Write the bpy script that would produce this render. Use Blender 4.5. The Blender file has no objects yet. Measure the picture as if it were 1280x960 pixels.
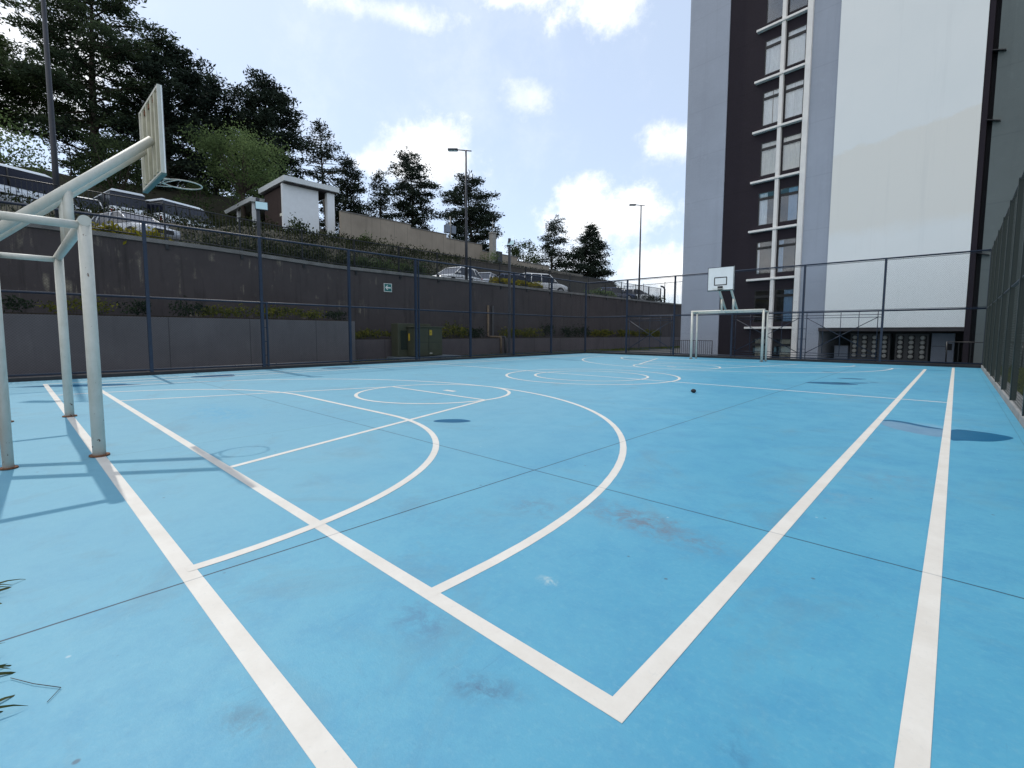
import bpy, math, random
import numpy as np
from mathutils import Vector, Matrix
R = math.radians
PI = math.pi
rnd = random.Random(7)
scene = bpy.context.scene
col = scene.collection

# ------------------------------------------------------------------ materials
def new_mat(name):
    m = bpy.data.materials.new(name); m.use_nodes = True
    nt = m.node_tree
    return m, nt, nt.nodes['Principled BSDF']

def mat(name, c, rough=.6, metal=0.0, var=.0, scale=3.0, bump=0.0, bscale=60.0, spec=.4, c2=None, detail=6):
    """plain painted / mineral surface with a little procedural mottling"""
    m, nt, b = new_mat(name)
    b.inputs['Roughness'].default_value = rough
    b.inputs['Metallic'].default_value = metal
    b.inputs['Specular IOR Level'].default_value = spec
    geo = nt.nodes.new('ShaderNodeNewGeometry')
    n = nt.nodes.new('ShaderNodeTexNoise'); n.inputs['Scale'].default_value = scale
    n.inputs['Detail'].default_value = detail; n.inputs['Roughness'].default_value = .65
    nt.links.new(geo.outputs['Position'], n.inputs['Vector'])
    r = nt.nodes.new('ShaderNodeValToRGB')
    e = r.color_ramp.elements
    if c2 is None:
        a = tuple(max(0, x * (1 - var)) for x in c); z = tuple(min(1, x * (1 + var)) for x in c)
    else: a, z = c, c2
    e[0].position = .3; e[1].position = .7
    e[0].color = (*a, 1); e[1].color = (*z, 1)
    nt.links.new(n.outputs['Fac'], r.inputs['Fac'])
    nt.links.new(r.outputs['Color'], b.inputs['Base Color'])
    if bump:
        n2 = nt.nodes.new('ShaderNodeTexNoise'); n2.inputs['Scale'].default_value = bscale
        n2.inputs['Detail'].default_value = 4
        nt.links.new(geo.outputs['Position'], n2.inputs['Vector'])
        bp = nt.nodes.new('ShaderNodeBump'); bp.inputs['Strength'].default_value = bump; bp.inputs['Distance'].default_value = .02
        nt.links.new(n2.outputs['Fac'], bp.inputs['Height']); nt.links.new(bp.outputs['Normal'], b.inputs['Normal'])
    return m

def leaf_mat(name, dark, light, scale=.9, trans=.25, spec=.10):
    m, nt, b = new_mat(name)
    out = nt.nodes['Material Output']
    geo = nt.nodes.new('ShaderNodeNewGeometry')
    n = nt.nodes.new('ShaderNodeTexNoise'); n.inputs['Scale'].default_value = scale; n.inputs['Detail'].default_value = 5
    nt.links.new(geo.outputs['Position'], n.inputs['Vector'])
    r = nt.nodes.new('ShaderNodeValToRGB'); e = r.color_ramp.elements
    e[0].position = .35; e[1].position = .68; e[0].color = (*dark, 1); e[1].color = (*light, 1)
    nt.links.new(n.outputs['Fac'], r.inputs['Fac'])
    b.inputs['Roughness'].default_value = .8; b.inputs['Specular IOR Level'].default_value = spec
    nt.links.new(r.outputs['Color'], b.inputs['Base Color'])
    t = nt.nodes.new('ShaderNodeBsdfTranslucent'); nt.links.new(r.outputs['Color'], t.inputs['Color'])
    mx = nt.nodes.new('ShaderNodeMixShader'); mx.inputs[0].default_value = trans
    nt.links.new(b.outputs[0], mx.inputs[1]); nt.links.new(t.outputs[0], mx.inputs[2])
    nt.links.new(mx.outputs[0], out.inputs['Surface'])
    return m

def glass_mat(name, tint=(.8, .85, .9), refl=.08):
    m, nt, b = new_mat(name)
    out = nt.nodes['Material Output']; nt.nodes.remove(b)
    tr = nt.nodes.new('ShaderNodeBsdfTransparent'); tr.inputs['Color'].default_value = (*tint, 1)
    gl = nt.nodes.new('ShaderNodeBsdfGlossy'); gl.inputs['Roughness'].default_value = .03
    lw = nt.nodes.new('ShaderNodeFresnel'); lw.inputs['IOR'].default_value = 1.5
    ad = nt.nodes.new('ShaderNodeMath'); ad.operation = 'ADD'; ad.inputs[1].default_value = refl
    ad.use_clamp = True
    nt.links.new(lw.outputs[0], ad.inputs[0])
    mx = nt.nodes.new('ShaderNodeMixShader')
    nt.links.new(ad.outputs[0], mx.inputs[0]); nt.links.new(tr.outputs[0], mx.inputs[1]); nt.links.new(gl.outputs[0], mx.inputs[2])
    nt.links.new(mx.outputs[0], out.inputs['Surface'])
    return m

class NT:
    """tiny node-graph helper"""
    def __init__(s, nt): s.nt = nt
    def val(s, sock, v):
        if isinstance(v, bpy.types.NodeSocket): s.nt.links.new(v, sock)
        else: sock.default_value = v
    def math(s, op, a, b=None, c=None, clamp=False):
        n = s.nt.nodes.new('ShaderNodeMath'); n.operation = op; n.use_clamp = clamp
        s.val(n.inputs[0], a)
        if b is not None: s.val(n.inputs[1], b)
        if c is not None: s.val(n.inputs[2], c)
        return n.outputs[0]
    def noise(s, vec, scale, detail=5, rough=.6, dist=0.0):
        n = s.nt.nodes.new('ShaderNodeTexNoise')
        s.nt.links.new(vec, n.inputs['Vector']); n.inputs['Scale'].default_value = scale
        n.inputs['Detail'].default_value = detail; n.inputs['Roughness'].default_value = rough
        n.inputs['Distortion'].default_value = dist
        return n.outputs['Fac']
    def ramp(s, f, p0, p1, c0=(0, 0, 0), c1=(1, 1, 1)):
        r = s.nt.nodes.new('ShaderNodeValToRGB'); s.nt.links.new(f, r.inputs['Fac'])
        e = r.color_ramp.elements; e[0].position = p0; e[1].position = p1
        e[0].color = (*c0, 1); e[1].color = (*c1, 1)
        return r.outputs['Color']
    def sstep(s, f, a, b):
        n = s.nt.nodes.new('ShaderNodeMapRange'); n.interpolation_type = 'SMOOTHSTEP'
        s.val(n.inputs['Value'], f); n.inputs['From Min'].default_value = a; n.inputs['From Max'].default_value = b
        return n.outputs['Result']
    def mix(s, f, a, b, mode='MIX'):
        n = s.nt.nodes.new('ShaderNodeMix'); n.data_type = 'RGBA'; n.blend_type = mode
        s.val(n.inputs[0], f)
        for sock, v in ((n.inputs[6], a), (n.inputs[7], b)):
            if isinstance(v, bpy.types.NodeSocket): s.nt.links.new(v, sock)
            else: sock.default_value = (*v, 1)
        return n.outputs[2]
    def sep(s, vec):
        n = s.nt.nodes.new('ShaderNodeSeparateXYZ'); s.nt.links.new(vec, n.inputs[0]); return n.outputs
    def comb(s, x, y, z):
        n = s.nt.nodes.new('ShaderNodeCombineXYZ')
        for i, v in enumerate((x, y, z)): s.val(n.inputs[i], v)
        return n.outputs[0]
    def dot(s, vec, v):
        n = s.nt.nodes.new('ShaderNodeVectorMath'); n.operation = 'DOT_PRODUCT'
        s.nt.links.new(vec, n.inputs[0]); n.inputs[1].default_value = v
        return n.outputs['Value']

def court_material():
    m, nt, b = new_mat('blue_court_paint'); g = NT(nt)
    pos = nt.nodes.new('ShaderNodeNewGeometry').outputs['Position']
    x, y, z = g.sep(pos)
    big = g.noise(pos, .35, 8, .68, .4); mid = g.noise(pos, 2.1, 11, .76, .3); fine = g.noise(pos, 30, 8, .78)
    c = g.mix(g.ramp(big, .32, .68), (.056, .268, .418), (.092, .330, .462))
    c = g.mix(g.math('MULTIPLY', g.ramp(mid, .46, .64), .55), c, (.046, .232, .398))
    c = g.mix(g.math('MULTIPLY', g.ramp(fine, .50, .72), .38), c, (.165, .375, .465))
    c = g.mix(g.math('MULTIPLY', g.ramp(g.noise(pos, 22, 9, .8), .56, .70), .30), c, (.035, .16, .29))
    # light glare on the left half, put into the paint colour as paler tone
    glare = g.math('ADD', g.math('MULTIPLY', g.math('SUBTRACT', g.noise(pos, .5, 9, .7, .5), .5), 6.0), g.math('ADD', x, g.math('MULTIPLY', y, .35)))
    c = g.mix(g.math('MULTIPLY', g.sstep(glare, .6, -4.6), .50), c, (.185, .375, .455))
    # brown-grey worn dirt patches
    d1 = g.noise(pos, .8, 7, .7, 1.0)
    c = g.mix(g.math('MULTIPLY', g.ramp(d1, .54, .72), .42), c, (.120, .210, .260))
    # streaky scuffs
    sv = nt.nodes.new('ShaderNodeMapping'); sv.inputs['Scale'].default_value = (7, .9, 1); sv.inputs['Rotation'].default_value = (0, 0, .6)
    nt.links.new(pos, sv.inputs['Vector'])
    s1 = g.noise(sv.outputs[0], 3.4, 9, .80, .8)
    c = g.mix(g.math('MULTIPLY', g.ramp(s1, .60, .72), .38), c, (.040, .145, .265))
    sv2 = nt.nodes.new('ShaderNodeMapping'); sv2.inputs['Scale'].default_value = (1.2, 16, 1); sv2.inputs['Rotation'].default_value = (0, 0, -.5)
    nt.links.new(pos, sv2.inputs['Vector'])
    c = g.mix(g.math('MULTIPLY', g.ramp(g.noise(sv2.outputs[0], 2.6, 8, .75, 1.2), .64, .70), .30), c, (.22, .40, .48))
    # explicit dirty areas seen on the near court
    grain = g.noise(pos, 9, 8, .75, .5)
    def blob(cx, cy, rx, ry, k, colr, c, ang=0.0):
        ca, sa = math.cos(ang), math.sin(ang)
        dx = g.math('SUBTRACT', x, cx); dy = g.math('SUBTRACT', y, cy)
        u = g.math('DIVIDE', g.math('ADD', g.math('MULTIPLY', dx, ca), g.math('MULTIPLY', dy, sa)), rx)
        v = g.math('DIVIDE', g.math('SUBTRACT', g.math('MULTIPLY', dy, ca), g.math('MULTIPLY', dx, sa)), ry)
        d = g.math('SQRT', g.math('ADD', g.math('MULTIPLY', u, u), g.math('MULTIPLY', v, v)))
        d = g.math('ADD', d, g.math('MULTIPLY', g.math('SUBTRACT', mid, .5), 2.2))
        f = g.math('MULTIPLY', g.math('MULTIPLY', g.sstep(d, 1.15, .1), k * 1.7), g.sstep(grain, .38, .68))
        return g.mix(f, c, colr)
    c = blob(-1.55, 3.05, .85, .24, .80, (.115, .175, .235), c, -.15)
    c = blob(-2.35, 2.75, .35, .25, .50, (.10, .21, .30), c)
    c = blob(-1.75, 1.25, .25, .16, .40, (.07, .16, .27), c)
    c = blob(-1.55, 1.95, .07, .05, .8, (.42, .50, .50), c)
    c = blob(-9.0, 2.4, 1.5, .7, .55, (.05, .29, .47), c)
    c = blob(-.35, 5.6, .6, .5, .25, (.14, .22, .30), c)
    c = blob(-.25, 9.0, .55, .55, .6, (.20, .33, .45), c)
    for a_ in ((-1.25, 1.16, .22, .10, .45, (.06, .12, .20)), (-1.73, .50, .16, .10, .40, (.07, .15, .21)), (-.45, 1.55, .10, .16, .40, (.04, .15, .27)), (-2.5, 2.2, .5, .3, .25, (.10, .24, .34)), (-.75, 4.6, .5, .3, .3, (.16, .24, .32)), (-5.2, 2.4, .8, .5, .25, (.17, .33, .42)), (-3.9, 1.9, .7, .4, .25, (.16, .33, .42)), (-6.5, 5.6, 1.2, .8, .3, (.15, .33, .43))):
        c = blob(*a_[:5], a_[5], c, .5)
    gr = g.math('MULTIPLY', g.ramp(g.noise(pos, 70, 6, .8), .60, .70), g.ramp(g.noise(pos, .9, 8, .75), .40, .62))
    c = g.mix(g.math('MULTIPLY', gr, .55), c, (.045, .13, .20))
    # chips and small dark specks
    vo = nt.nodes.new('ShaderNodeTexVoronoi'); vo.inputs['Scale'].default_value = 3.1; nt.links.new(pos, vo.inputs['Vector'])
    spk = g.sstep(vo.outputs['Distance'], .045, .020)
    c = g.mix(g.math('MULTIPLY', spk, .75), c, (.06, .10, .14))
    vo2 = nt.nodes.new('ShaderNodeTexVoronoi'); vo2.inputs['Scale'].default_value = 2.3; nt.links.new(pos, vo2.inputs['Vector'])
    spk2 = g.sstep(vo2.outputs['Distance'], .030, .010)
    c = g.mix(g.math('MULTIPLY', spk2, .5), c, (.48, .56, .58))
    # saw-cut joints in the slab
    wob = g.math('MULTIPLY', g.math('SUBTRACT', g.noise(pos, 1.5, 3), .5), .02)
    joint = None
    for axis, v, k, w in ((x, -2.97, 1.0, .006), (y, 3.5, .9, .006), (x, -6.65, .45, .005), (x, -10.3, .35, .005),
                          (x, -13.95, .35, .005), (y, 7.15, .16, .005), (y, 10.8, .12, .005), (y, 14.45, .12, .005), (x, .68, .3, .005)):
        d = g.math('ABSOLUTE', g.math('ADD', g.math('SUBTRACT', axis, v), wob))
        f = g.math('MULTIPLY', g.sstep(d, w * 1.6, w * .6), k)
        joint = f if joint is None else g.math('MAXIMUM', joint, f)
    c = g.mix(joint, c, (.015, .045, .075))
    nt.links.new(c, b.inputs['Base Color'])
    ro = g.math('ADD', .42, g.math('MULTIPLY', mid, .25))
    nt.links.new(ro, b.inputs['Roughness']); b.inputs['Specular IOR Level'].default_value = .38
    bp = nt.nodes.new('ShaderNodeBump'); bp.inputs['Strength'].default_value = .12; bp.inputs['Distance'].default_value = .01
    nt.links.new(g.noise(pos, 90, 4), bp.inputs['Height']); nt.links.new(bp.outputs[0], b.inputs['Normal'])
    return m

def line_material():
    m, nt, b = new_mat('white_court_line_paint'); g = NT(nt)
    pos = nt.nodes.new('ShaderNodeNewGeometry').outputs['Position']
    x, y, z = g.sep(pos)
    n = g.noise(pos, 3, 7, .7); f = g.noise(pos, 40, 4, .7)
    c = g.mix(g.ramp(n, .35, .7), (.57, .54, .49), (.65, .63, .585))
    c = g.mix(g.math('MULTIPLY', g.ramp(f, .58, .72), .40), c, (.46, .47, .46))
    c = g.mix(g.ramp(g.noise(pos, 55, 10, .85), .66, .70), c, (.16, .33, .43))
    c = g.mix(g.math('MULTIPLY', g.ramp(g.noise(pos, 1.1, 8, .75), .55, .70), .35), c, (.50, .47, .43))
    sw = nt.nodes.new('ShaderNodeMapping'); sw.inputs['Scale'].default_value = (9, 1.1, 1); sw.inputs['Rotation'].default_value = (0, 0, .7); nt.links.new(pos, sw.inputs['Vector'])
    c = g.mix(g.math('MULTIPLY', g.ramp(g.noise(sw.outputs[0], 3, 8, .8), .62, .72), .35), c, (.33, .36, .38))
    d = g.math('ABSOLUTE', g.math('SUBTRACT', x, -2.97)); e = g.math('ABSOLUTE', g.math('SUBTRACT', y, 3.5))
    c = g.mix(g.math('MULTIPLY', g.sstep(g.math('MINIMUM', d, e), .008, .003), .6), c, (.25, .26, .27))
    nt.links.new(c, b.inputs['Base Color']); b.inputs['Roughness'].default_value = .6
    return m

def stained_concrete(name, base, light, streak=.5, joint_every=0):
    m, nt, b = new_mat(name); g = NT(nt)
    pos = nt.nodes.new('ShaderNodeNewGeometry').outputs['Position']
    x, y, z = g.sep(pos)
    n = g.noise(pos, .5, 7, .65, .3)
    c = g.mix(g.ramp(n, .3, .72), base, tuple(v * 1.35 for v in base))
    sv = nt.nodes.new('ShaderNodeMapping'); sv.inputs['Scale'].default_value = (1, 1.6, .16); nt.links.new(pos, sv.inputs['Vector'])
    s = g.noise(sv.outputs[0], 2.0, 6, .7)
    c = g.mix(g.math('MULTIPLY', g.ramp(s, .52, .75), streak * .8), c, tuple(v * .5 for v in base))
    sp = g.noise(pos, .9, 5, .6)
    s2 = g.noise(sv.outputs[0], 3.1, 5, .7)
    pm = g.math('MULTIPLY', g.ramp(sp, .54, .64), g.ramp(s2, .50, .66))
    pm = g.math('MULTIPLY', pm, g.math('ADD', .12, g.math('MULTIPLY', g.sstep(y, 17, 8), .88)))
    c = g.mix(g.math('MULTIPLY', pm, streak * .75), c, light)
    # vertical board/panel joints
    if joint_every:
        fr = g.math('FRACT', g.math('DIVIDE', y, joint_every))
        d = g.math('ABSOLUTE', g.math('SUBTRACT', fr, .5))
        c = g.mix(g.math('MULTIPLY', g.sstep(d, .022 / joint_every, .010 / joint_every), .55), c, tuple(v * .35 for v in base))
    nt.links.new(c, b.inputs['Base Color']); b.inputs['Roughness'].default_value = .85
    b.inputs['Specular IOR Level'].default_value = .2
    bp = nt.nodes.new('ShaderNodeBump'); bp.inputs['Strength'].default_value = .25; bp.inputs['Distance'].default_value = .02
    nt.links.new(g.noise(pos, 25, 5), bp.inputs['Height']); nt.links.new(bp.outputs[0], b.inputs['Normal'])
    return m

def white_wall_material():
    m, nt, b = new_mat('white_render_wall'); g = NT(nt)
    pos = nt.nodes.new('ShaderNodeNewGeometry').outputs['Position']
    x, y, z = g.sep(pos)
    c = g.mix(g.ramp(g.noise(pos, .3, 6, .6), .3, .7), (.755, .785, .795), (.80, .82, .825))
    # a warmer band with a sloping upper edge
    wob = g.math('MULTIPLY', g.math('SUBTRACT', g.noise(pos, .9, 6, .65), .5), 1.1)
    top = g.math('ADD', g.math('SUBTRACT', z, 10.35), g.math('MULTIPLY', g.math('ADD', x, 5.2), -.14))
    f = g.math('MULTIPLY', g.sstep(g.math('ADD', top, wob), .12, -.12), g.sstep(g.math('ADD', z, wob), 6.0, 6.9))
    c = g.mix(g.math('MULTIPLY', f, .9), c, (.755, .745, .71))
    sv = nt.nodes.new('ShaderNodeMapping'); sv.inputs['Scale'].default_value = (1.2, 1.2, .06); nt.links.new(pos, sv.inputs['Vector'])
    c = g.mix(g.math('MULTIPLY', g.ramp(g.noise(sv.outputs[0], 1.6, 6, .7), .55, .8), .16), c, (.42, .45, .47))
    nt.links.new(c, b.inputs['Base Color']); b.inputs['Roughness'].default_value = .8
    return m

def hill_material():
    m, nt, b = new_mat('scrubby_hill_soil'); g = NT(nt)
    pos = nt.nodes.new('ShaderNodeNewGeometry').outputs['Position']
    c = g.mix(g.ramp(g.noise(pos, .6, 7, .7), .35, .65), (.022, .019, .012), (.034, .036, .015))
    c = g.mix(g.ramp(g.noise(pos, 2.5, 5, .7), .55, .75), c, (.045, .034, .022))
    nt.links.new(c, b.inputs['Base Color']); b.inputs['Roughness'].default_value = .95
    return m

M = {}
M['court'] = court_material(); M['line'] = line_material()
M['white_metal'] = mat('chalky_white_paint', (.64, .63, .57), .5, var=.10, scale=5, bump=.1, bscale=40)
def chipped_paint():
    m, nt, b = new_mat('chipped_white_paint'); g = NT(nt)
    pos = nt.nodes.new('ShaderNodeNewGeometry').outputs['Position']
    x, y, z = g.sep(pos)
    c = g.mix(g.ramp(g.noise(pos, 5, 8, .7), .35, .7), (.56, .56, .50), (.66, .655, .60))
    sv = nt.nodes.new('ShaderNodeMapping'); sv.inputs['Scale'].default_value = (3, 3, .5); nt.links.new(pos, sv.inputs['Vector'])
    c = g.mix(g.math('MULTIPLY', g.ramp(g.noise(sv.outputs[0], 4, 8, .75), .52, .75), .45), c, (.36, .37, .30))
    low = g.math('ADD', .0, g.math('MULTIPLY', g.sstep(z, .55, .0), .07))
    n = g.math('ADD', g.noise(pos, 17, 6, .65), low)
    c = g.mix(g.sstep(n, .685, .70), c, (.10, .045, .022))
    nt.links.new(c, b.inputs['Base Color']); b.inputs['Roughness'].default_value = .55
    bp = nt.nodes.new('ShaderNodeBump'); bp.inputs['Strength'].default_value = .15; bp.inputs['Distance'].default_value = .01
    nt.links.new(g.noise(pos, 40, 4), bp.inputs['Height']); nt.links.new(bp.outputs[0], b.inputs['Normal'])
    return m
M['white_metal'] = chipped_paint()
M['rust'] = mat('rust', (.16, .07, .035), .9, var=.3, scale=30)
M['board_back'] = mat('weathered_board_back', (.46, .45, .36), .75, var=.16, scale=6)
M['board'] = mat('white_board_face', (.86, .87, .87), .5, var=.04, scale=4)
M['teal'] = mat('teal_edge_paint', (.07, .15, .15), .5, var=.1)
M['black_line'] = mat('black_marking_paint', (.015, .015, .02), .5)
M['fence'] = mat('dark_navy_fence_paint', (.014, .026, .052), .45, var=.2, scale=8, spec=.4)
M['mesh'] = mat('chain_link_wire', (.024, .032, .034), .55, var=.2, scale=8)
M['fence_green'] = mat('dark_green_post_paint', (.008, .018, .018), .5, var=.2, scale=6)
M['mesh_green'] = mat('green_coated_wire', (.004, .012, .010), .7, var=.2, scale=4)
M['rail_black'] = mat('black_railing_paint', (.012, .013, .016), .4, var=.2)
M['kerb'] = mat('kerb_concrete', (.20, .205, .205), .85, var=.25, scale=3, bump=.3, bscale=40)
M['kerb_dark'] = mat('dark_stained_kerb', (.030, .032, .036), .8, var=.3, scale=3, bump=.3, bscale=40)
M['wall'] = stained_concrete('dark_stained_concrete_wall', (.062, .052, .053), (.34, .30, .23), .95)
M['coping'] = mat('wall_coping_concrete', (.17, .165, .16), .85, var=.3, scale=2, bump=.2)
M['planter'] = stained_concrete('grey_planter_concrete', (.115, .108, .115), (.20, .20, .20), .35, 2.6)
M['lowplanter'] = stained_concrete('low_planter_concrete', (.092, .080, .086), (.16, .15, .15), .35, 2.9)
M['beige'] = stained_concrete('beige_boundary_wall', (.26, .225, .185), (.33, .29, .24), .5, 1.45)
M['darkwall'] = stained_concrete('dark_hill_wall', (.075, .068, .06), (.13, .12, .10), .5)
M['soil'] = mat('planter_soil', (.035, .026, .018), .95, var=.4, scale=6, bump=.5, bscale=30)
M['pave'] = mat('grey_yard_paving', (.045, .045, .043), .85, var=.2, scale=2)
M['earth'] = mat('dry_ground', (.09, .085, .05), .95, c2=(.06, .075, .03), scale=.5)
M['asphalt'] = mat('car_park_asphalt', (.055, .055, .055), .9, var=.25, scale=4)
M['hill'] = hill_material()
def facade_mat(name, base, k=1.0):
    m, nt, b = new_mat(name); g = NT(nt)
    pos = nt.nodes.new('ShaderNodeNewGeometry').outputs['Position']
    x, y, z = g.sep(pos)
    c = g.mix(g.ramp(g.noise(pos, .45, 9, .68), .3, .7), tuple(v * .93 for v in base), tuple(v * 1.06 for v in base))
    sv = nt.nodes.new('ShaderNodeMapping'); sv.inputs['Scale'].default_value = (1.5, 1.5, .05); nt.links.new(pos, sv.inputs['Vector'])
    c = g.mix(g.math('MULTIPLY', g.ramp(g.noise(sv.outputs[0], 2.0, 8, .7), .52, .78), .22 * k), c, tuple(v * .62 for v in base))
    fr = g.math('FRACT', g.math('DIVIDE', g.math('ADD', z, g.math('MULTIPLY', g.noise(pos, 1.5, 3), .05)), 2.766))
    c = g.mix(g.math('MULTIPLY', g.sstep(g.math('ABSOLUTE', g.math('SUBTRACT', fr, .5)), .016, .004), .16 * k), c, tuple(v * .6 for v in base))
    c = g.mix(g.math('MULTIPLY', g.ramp(g.noise(pos, 1.6, 8, .75), .58, .66), .12 * k), c, tuple(min(1, v * 1.35) for v in base))
    nt.links.new(c, b.inputs['Base Color']); b.inputs['Roughness'].default_value = .85; b.inputs['Specular IOR Level'].default_value = .25
    bp = nt.nodes.new('ShaderNodeBump'); bp.inputs['Strength'].default_value = .3; bp.inputs['Distance'].default_value = .03
    nt.links.new(g.noise(pos, 7, 8, .7), bp.inputs['Height']); nt.links.new(bp.outputs[0], b.inputs['Normal'])
    return m
M['grey_wall'] = facade_mat('grey_render', (.345, .380, .455))
M['grey_wall2'] = facade_mat('grey_render_column', (.350, .383, .455))
M['wing'] = facade_mat('dark_grey_render', (.135, .158, .160), 1.4)
M['purple'] = facade_mat('aubergine_render', (.022, .017, .024), 1.6)
M['black_recess'] = mat('black_render', (.012, .012, .016), .8, var=.2)
M['white_trim'] = mat('white_trim_paint', (.76, .74, .72), .55, var=.06, scale=3)
M['white_wall'] = white_wall_material()
M['soffit'] = mat('dark_soffit', (.05, .045, .05), .8, var=.2)
M['frame'] = mat('black_window_frame', (.012, .012, .014), .4, var=.1)
M['room'] = mat('dim_room_interior', (.10, .095, .09), .9, var=.2)
M['curtain_white'] = mat('white_curtain', (.88, .92, .94), .9, var=.05, scale=6)
M['curtain_cream'] = mat('cream_curtain', (.86, .83, .74), .9, var=.05, scale=6)
M['curtain_blue'] = mat('blue_curtain', (.26, .40, .56), .9, var=.08, scale=6)
M['curtain_beige'] = mat('beige_curtain', (.42, .40, .31), .9, var=.08, scale=6)
M['glass'] = glass_mat('window_glass', (.97, .985, 1.0), .05)
M['green_metal'] = mat('olive_cabinet_paint', (.060, .064, .040), .45, var=.12, scale=3)
M['green_dark'] = mat('olive_cabinet_shadow_gap', (.012, .02, .012), .6)
M['pad'] = mat('bluish_concrete_pad', (.13, .16, .18), .85, var=.2)
M['yellow'] = mat('warning_yellow', (.55, .38, .03), .5)
M['sign_green'] = mat('sign_green', (.02, .17, .16), .4)
M['sign_white'] = mat('sign_white', (.80, .82, .80), .4)
M['pipe'] = mat('old_drain_pipe', (.045, .045, .05), .5, var=.3)
M['pipe_rust'] = mat('rusty_drain_pipe', (.15, .11, .075), .8, var=.3, scale=6)
M['lamp_pole'] = mat('charcoal_lamp_pole', (.030, .032, .042), .45, var=.15)
M['lamp_glass'] = mat('pale_lamp_glass', (.55, .75, .80), .2)
M['rubber'] = mat('tyre_rubber', (.015, .015, .016), .8)
M['rim'] = mat('alloy_rim', (.42, .43, .45), .35, metal=.8)
M['car_glass'] = mat('tinted_car_glass', (.016, .022, .040), .18, spec=.45)
M['bus_glass'] = mat('dark_bus_glass', (.014, .018, .034), .15, spec=.5)
M['silver'] = mat('silver_car_paint', (.46, .49, .54), .25, var=.03, spec=.7)
M['white_car'] = mat('white_car_paint', (.76, .78, .80), .25, var=.03, spec=.7)
M['blue_car'] = mat('dark_blue_car_paint', (.02, .035, .085), .2, var=.05, spec=.8)
M['van_white'] = mat('white_van_paint', (.70, .75, .80), .3, var=.05, scale=2)
M['headlamp'] = mat('headlamp_lens', (.62, .66, .70), .1, spec=.9)
M['tail'] = mat('red_tail_lens', (.38, .03, .02), .2)
M['black_plastic'] = mat('black_plastic', (.015, .015, .016), .5)
M['plate'] = mat('number_plate', (.6, .6, .55), .5)
M['brown_wall'] = mat('dark_brown_render', (.050, .033, .030), .8, var=.2)
M['house_white'] = mat('white_house_render', (.76, .80, .84), .7, var=.04)
M['fascia'] = mat('white_fascia', (.62, .66, .68), .6, var=.06)
M['bark'] = mat('grey_brown_bark', (.060, .048, .038), .95, var=.4, scale=5, bump=.5, bscale=12)
M['bark_pale'] = mat('pale_bark', (.17, .15, .13), .9, var=.3, scale=5)
M['leaf_dark'] = leaf_mat('dark_conifer_foliage', (.013, .021, .017), (.036, .052, .034), .7, .12)
M['leaf_darkgreen'] = leaf_mat('dark_green_foliage', (.026, .042, .026), (.080, .110, .054), .5, .3)
M['leaf_mid'] = leaf_mat('mid_green_foliage', (.026, .044, .022), (.072, .100, .038), .7, .3)
M['leaf_light'] = leaf_mat('light_green_foliage', (.075, .115, .045), (.15, .21, .085), .7, .45)
M['leaf_shrub'] = leaf_mat('scrub_foliage', (.011, .017, .006), (.036, .046, .014), 1.3, .10)
M['leaf_yellow'] = leaf_mat('yellow_green_hedge', (.12, .12, .008), (.34, .28, .012), 2.5, .25)
M['leaf_planter'] = leaf_mat('planter_foliage', (.045, .058, .012), (.19, .18, .022), 3.0, .25)
M['leaf_deep'] = leaf_mat('deep_green_planter_foliage', (.010, .018, .010), (.028, .042, .018), 3.0, .2)
M['grass'] = leaf_mat('lawn_grass', (.035, .055, .010), (.13, .15, .02), 2.0, .25)
M['blade'] = leaf_mat('strappy_leaf', (.022, .040, .014), (.075, .085, .035), 9.0, .3)
M['stone'] = mat('dark_stone', (.02, .02, .026), .8, var=.3, scale=20)
M['meter_box'] = mat('meter_cabinet', (.060, .062, .068), .6, var=.15)
M['meter_glass'] = mat('meter_dome', (.30, .31, .30), .25, var=.1)
M['door_grey'] = mat('grey_metal_door', (.165, .20, .26), .5, var=.06)
M['post_conc'] = mat('pale_concrete_post', (.30, .29, .27), .85, var=.15)

def puddle_material():
    m, nt, b = new_mat('wet_blue_puddle'); g = NT(nt)
    pos = nt.nodes.new('ShaderNodeNewGeometry').outputs['Position']
    c = g.mix(g.ramp(g.noise(pos, 2, 4), .3, .7), (.006, .090, .190), (.012, .112, .218))
    nt.links.new(c, b.inputs['Base Color']); b.inputs['Roughness'].default_value = .45
    b.inputs['Specular IOR Level'].default_value = .12
    return m
M['puddle'] = puddle_material()
def damp_material():
    m, nt, b = new_mat('damp_dusty_film'); g = NT(nt)
    pos = nt.nodes.new('ShaderNodeNewGeometry').outputs['Position']
    c = g.mix(g.ramp(g.noise(pos, 4, 6), .35, .7), (.10, .22, .34), (.135, .265, .38))
    nt.links.new(c, b.inputs['Base Color']); b.inputs['Roughness'].default_value = .5
    return m
M['damp'] = damp_material()

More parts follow.
